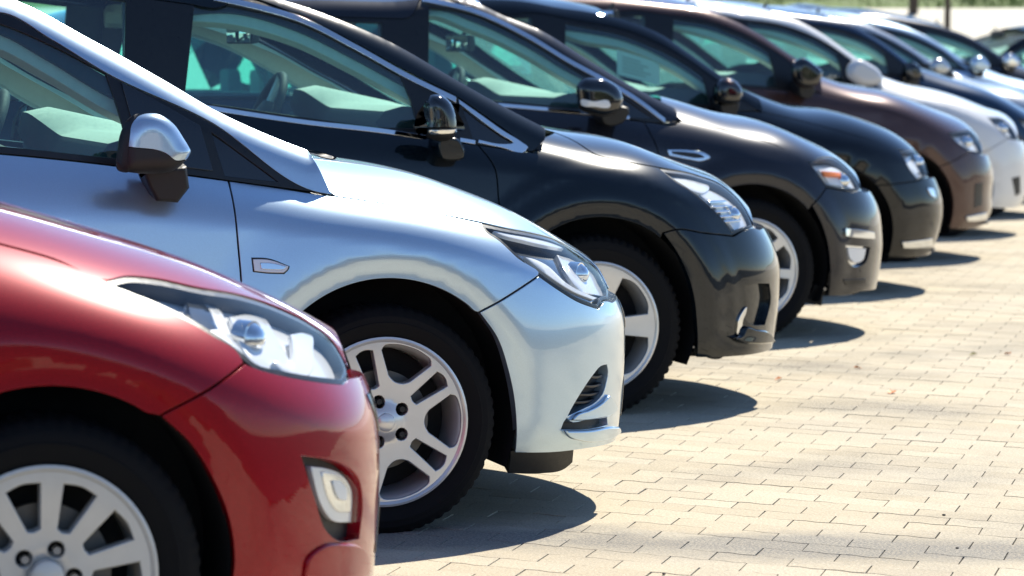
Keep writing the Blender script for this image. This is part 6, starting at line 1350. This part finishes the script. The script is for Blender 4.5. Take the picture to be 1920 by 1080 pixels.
rme.vertices.add(nv); rme.vertices.foreach_set('co', RV.ravel())
idx1 = np.concatenate([np.array(f) for f in pf]); cnt1 = np.array([len(f) for f in pf])
idx = (np.arange(nr)[:, None]*k3+idx1[None]).ravel(); cnt = np.tile(cnt1, nr)
rme.loops.add(len(idx)); rme.loops.foreach_set('vertex_index', idx.astype(np.int32))
rme.polygons.add(len(cnt)); rme.polygons.foreach_set('loop_start', np.concatenate([[0], np.cumsum(cnt)[:-1]]).astype(np.int32)); rme.polygons.foreach_set('loop_total', cnt.astype(np.int32))
rme.update(); at_ = rme.attributes.new('tint', 'FLOAT', 'POINT'); at_.data.foreach_set('value', np.repeat(rng.random(nr), k3).astype(np.float32))
rme.materials.append(MAT['paver']); rme.shade_flat(); pme.shade_flat()
ro = bpy.data.objects.new('paver_field', rme); COL.objects.link(ro); ro.parent = pave; tag(ro, kind='stuff')

# ------------------------------------------------------------------ cars of the row
ROW = 'cars parked side by side in the row'
CARS = {}
for key, label, lod in (
    ('red', 'glossy red hatchback cut off by the frame, its wheel with a ten-spoke plastic cover', 0),
    ('silver', 'silver hatchback with twin-spoke wheel and two-tone black and silver door mirror', 0),
    ('dark', 'dark slate people carrier with chrome window strip and five-spoke wheel behind the silver hatchback', 0),
    ('ford', 'dark graphite car with chrome wing vent and amber lamp in its headlight', 0),
    ('vw', 'black car with thin chrome lip under its bumper, between graphite and brown cars', 1),
    ('brown', 'metallic brown car parked between the black car and the white car', 1),
    ('white', 'white car with large white door mirror beside the brown car', 1),
    ('blue', 'dark blue car parked just beyond the white car', 1),
    ('pale', 'pale silver car parked just beyond the dark blue car', 1),
    ('grey', 'blurred silver car second from the far end of the nose-out row', 1),
    ('last', 'dark grey car with bright mirror at the far end of the nose-out row', 1)):
    CARS[key] = build_car('parked_car', SPEC[key], label, ROW, lod)
def recolour(root, new):
    for o in root.children_recursive:
        if o.type == 'MESH' and o.data.materials and o.data.materials[0].name.startswith('paint_'):
            o.material_slots[0].link = 'OBJECT'; o.material_slots[0].material = MAT[new]
def car_copy(key, loc, rot, label, group, col=None):
    c = copy_tree(CARS[key]); c.location = loc; c.rotation_euler = (0, 0, R(rot)); tag(c, label, 'car', group)
    if col: recolour(c, col)
    return c
car_copy('vw', (14.9, 35.4, 0), 180, 'black round-roofed car backed in beyond the dark grey car', ROW)
# the row goes on past the frame on the near side; its cars show as reflections in the red paint
car_copy('vw', (-.62, 4.86, 0), 0, 'black car next to the red car, outside the frame', ROW)
car_copy('ford', (-2.1, 2.30, 0), 0, 'graphite car second from the red car, outside the frame', ROW)
# ------------------------------------------------------------------ across the yard: only their reflections reach the photograph
OPP = 'cars parked across the yard behind the viewpoint'
for i, (key, col, label) in enumerate((('grey', None, 'silver car across the yard, mirrored in the bumpers'), ('vw', 'paint_black', 'black car across the yard beside the silver one'),
        ('brown', 'paint_blue', 'dark blue car across the yard next to the black one'), ('last', 'paint_graphite', 'dark grey car across the yard near the middle'),
        ('white', 'paint_white', 'white car across the yard near the middle'), ('blue', 'paint_black', 'black car across the yard beside the white one'), ('pale', 'paint_red', 'red car across the yard, last in its line'))):
    car_copy(key, (1.5+2.7*i, -17.5+.5*i, 0), 100, label, OPP, col)

# ------------------------------------------------------------------ far background: pale wall, grass bank, young trees
def at(u, dep, z):
    """point at lateral offset u and distance dep along the view direction, ground coordinates"""
    return (sy_*dep+cy*u, cy*dep-sy_*u, z)
P = [[(*at(u, dd, z)[:2], z) for u in np.linspace(-40, 55, 20)] for dd, z in ((46, -.006), (50, .18), (54, .95), (58, 1.93), (58.6, 2.02))]
ramp = grid_obj('paved_slope', P, 'wall_render', None); tag(ramp, kind='structure')
P = [[(*at(u, dd, z)[:2], z+rng.normal(0, .03)) for u in np.linspace(-40, 55, 60)] for dd, z in ((58.5, 1.99), (59.5, 2.12), (61, 2.28), (63, 2.45), (68, 2.5), (90, 2.6))]
bank = grid_obj('grass_bank', P, 'grass_green', None); tag(bank, kind='structure')
V, F = [], []
for k in range(9000):
    u = rng.uniform(-3, 14); dd = rng.uniform(58.7, 66); z = float(np.interp(dd, [58.5, 59.5, 61, 63, 68], [1.99, 2.12, 2.28, 2.45, 2.5])); h = rng.uniform(.05, .16); a = rng.uniform(0, 6.3); i = len(V)
    x, y, _ = at(u, dd, 0); V += [(x-.02*math.cos(a), y-.02*math.sin(a), z-.04), (x+.02*math.cos(a), y+.02*math.sin(a), z-.04), (x+rng.normal(0, .03), y+rng.normal(0, .03), z+h)]; F.append((i, i+1, i+2))
gr = obj_from('grass', V, F, 'grass_green', None, smooth=False); tag(gr, 'rough green grass on the bank above the pale slope', 'grass', kind='stuff')
def tree(u, dep, z, h, rad, label, seed, group='young trees on the bank'):
    r_ = np.random.default_rng(seed); x, y, _ = at(u, dep, 0); t = empty('young_tree', None, (x, y, z)); tag(t, label, 'tree', group)
    pts = [(r_.normal(0, .015)*i, r_.normal(0, .015)*i, h*i/7) for i in range(8)]
    tube('trunk', pts, [rad*(1-.09*i) for i in range(8)], 'bark', t, 10)
    tips = []
    for k in range(9):
        a = r_.uniform(0, 6.28); z0 = h*r_.uniform(.42, .9); L = h*r_.uniform(.22, .36)
        q = [(0, 0, z0), (L*.5*math.cos(a), L*.5*math.sin(a), z0+L*.35), (L*math.cos(a), L*math.sin(a), z0+L*.8)]
        tube('limb', q, [rad*.45, rad*.3, rad*.12], 'bark', t, 6); tips += [np.array(q[1]), np.array(q[2])]
    V, F = [], []
    for k in range(2600):
        c = tips[r_.integers(len(tips))]+r_.normal(0, h*.09, 3); n = r_.normal(0, 1, 3); n /= np.linalg.norm(n); s = np.cross(n, (0, 0, 1)); s /= np.linalg.norm(s)+1e-6; s2 = np.cross(n, s); w_ = r_.uniform(.05, .09); i = len(V)
        V += [c-s*w_, c-s2*w_*.5, c+s*w_, c+s2*w_*.5]; F.append((i, i+1, i+2, i+3))
    obj_from('crown', V, F, 'leaf_green', t, smooth=False)
tree(6.85, 58.0, 1.9, 5.2, .085, 'slender dark-trunked tree at the grass edge, left of the two', 1)
tree(7.25, 56.6, 1.56, 4.8, .055, 'thin-trunked tree on the pale slope, right of the two', 2)
tree(2.2, 61.0, 2.25, 5.0, .08, 'tree on the bank above the roofs of the far cars', 3)
FAR = 'cars parked on the bank beyond the slope'
for i, (key, col, label) in enumerate((('grey', None, 'blurred silver car parked on the bank at top edge'), ('last', 'paint_blue', 'blurred dark car parked on the bank beside the silver one'), ('pale', 'paint_white', 'blurred white car parked on the bank near the trees'))):
    c = car_copy(key, (*at(3.2+2.7*i, 66.5, 0)[:2], 2.46), -60, label, FAR, col)
# tree belt behind the viewpoint, seen only as a dark band in the paint
V, F = [], []
for k in range(14000):
    u = rng.uniform(-45, 60); dd = rng.normal(-46, 3.0); z = abs(rng.normal(0, 1))*(2.2+.9*math.sin(u*.35)+.5*math.sin(u*1.1)); w_ = rng.uniform(.15, .4); n = rng.normal(0, 1, 3); n /= np.linalg.norm(n); s = np.cross(n, (0, 0, 1)); s /= np.linalg.norm(s)+1e-6; s2 = np.cross(n, s); c = np.array(at(u, dd, z)); i = len(V)
    V += [c-s*w_, c-s2*w_*.6, c+s*w_, c+s2*w_*.6]; F.append((i, i+1, i+2, i+3))
wood = obj_from('tree_belt', V, F, 'leaf_green', None, smooth=False); tag(wood, 'dark belt of trees across the yard', 'trees', kind='stuff')

# sale sheet behind the side window of the black car
def sheet_quad(name, q, mat, parent, dy):
    o = obj_from(name, [(x, y+dy, z) for x, y, z in q]+[(x, y+dy+.002, z) for x, y, z in q], [(0, 1, 2, 3), (7, 6, 5, 4), (0, 4, 5, 1), (1, 5, 6, 2), (2, 6, 7, 3), (3, 7, 4, 0)], mat, parent, smooth=False); return o
Q = [(5.42, 16.91, 1.303), (5.655, 16.91, 1.233), (5.656, 16.91, 1.116), (5.421, 16.91, 1.172)]
ps = empty('price_sheet', None, Q[3]); tag(ps, 'white printed sheet behind the side window of the black car', 'paper')
rel = [tuple(np.array(v)-np.array(Q[3])) for v in Q]; lerp = lambda u, v: tuple((1-v)*((1-u)*np.array(rel[0])+u*np.array(rel[1]))+v*((1-u)*np.array(rel[3])+u*np.array(rel[2])))
sheet_quad('paper', rel, 'paper_white', ps, 0)
for k in range(5):
    v0 = .2+.14*k; sheet_quad('text_line', [lerp(.12, v0), lerp(.55+.06*(k*3 % 5), v0), lerp(.55+.06*(k*3 % 5), v0+.05), lerp(.12, v0+.05)], 'lining_grey', ps, -.003)
# ------------------------------------------------------------------ litter on the paving
def leaf(x, y, mat, label, s=.03):
    V = [(0, -s, 0), (s*.5, -s*.2, .006), (s*.35, s*.6, .01), (0, s*1.1, .004), (-s*.35, s*.6, .012), (-s*.5, -s*.2, .003), (0, .1*s, .002)]
    o = obj_from('fallen_leaf', V, [(6, i, (i+1) % 6) for i in range(6)], mat, None, smooth=False)
    o.location = (x, y, .003); o.rotation_euler = (0, 0, rng.uniform(0, 6)); tag(o, label, 'leaf', 'leaves on the paving')
leaf(5.160, 12.857, 'leaf_orange', 'tiny orange leaf on the paving below the graphite car shadow', 0.022)
leaf(4.910, 11.898, 'leaf_orange', 'larger orange leaf alone on the open paving', 0.036)
leaf(5.854, 13.287, 'leaf_olive', 'olive scrap of leaf lying farther out on the paving', 0.025)
leaf(6.018, 13.293, 'leaf_orange', 'small orange leaf near the edge of the picture', 0.025)
leaf(4.679, 12.505, 'leaf_orange', 'reddish leaf scrap just past the shadow of the people carrier', 0.022)
def stone(x, y, s, label):
    bm = bmesh.new(); bmesh.ops.create_icosphere(bm, subdivisions=2, radius=s)
    for v in bm.verts: v.co *= 1+random.uniform(-.2, .2); v.co.z *= .6
    o = bm_obj('pebble', bm, 'stone_dark', None); o.location = (x, y, s*.5); tag(o, label, 'pebble', 'pebbles on the paving')
stone(3.969, 10.871, 0.004, 'single dark pebble beyond the tip of a car shadow')
stone(3.756, 8.713, 0.005, 'dark round pebble on the paving at lower right')
stone(3.539, 8.120, 0.0045, 'dark pebble at the bottom right near the stained pavers')
stone(2.661, 7.912, 0.005, 'dark pebble at the bottom edge')
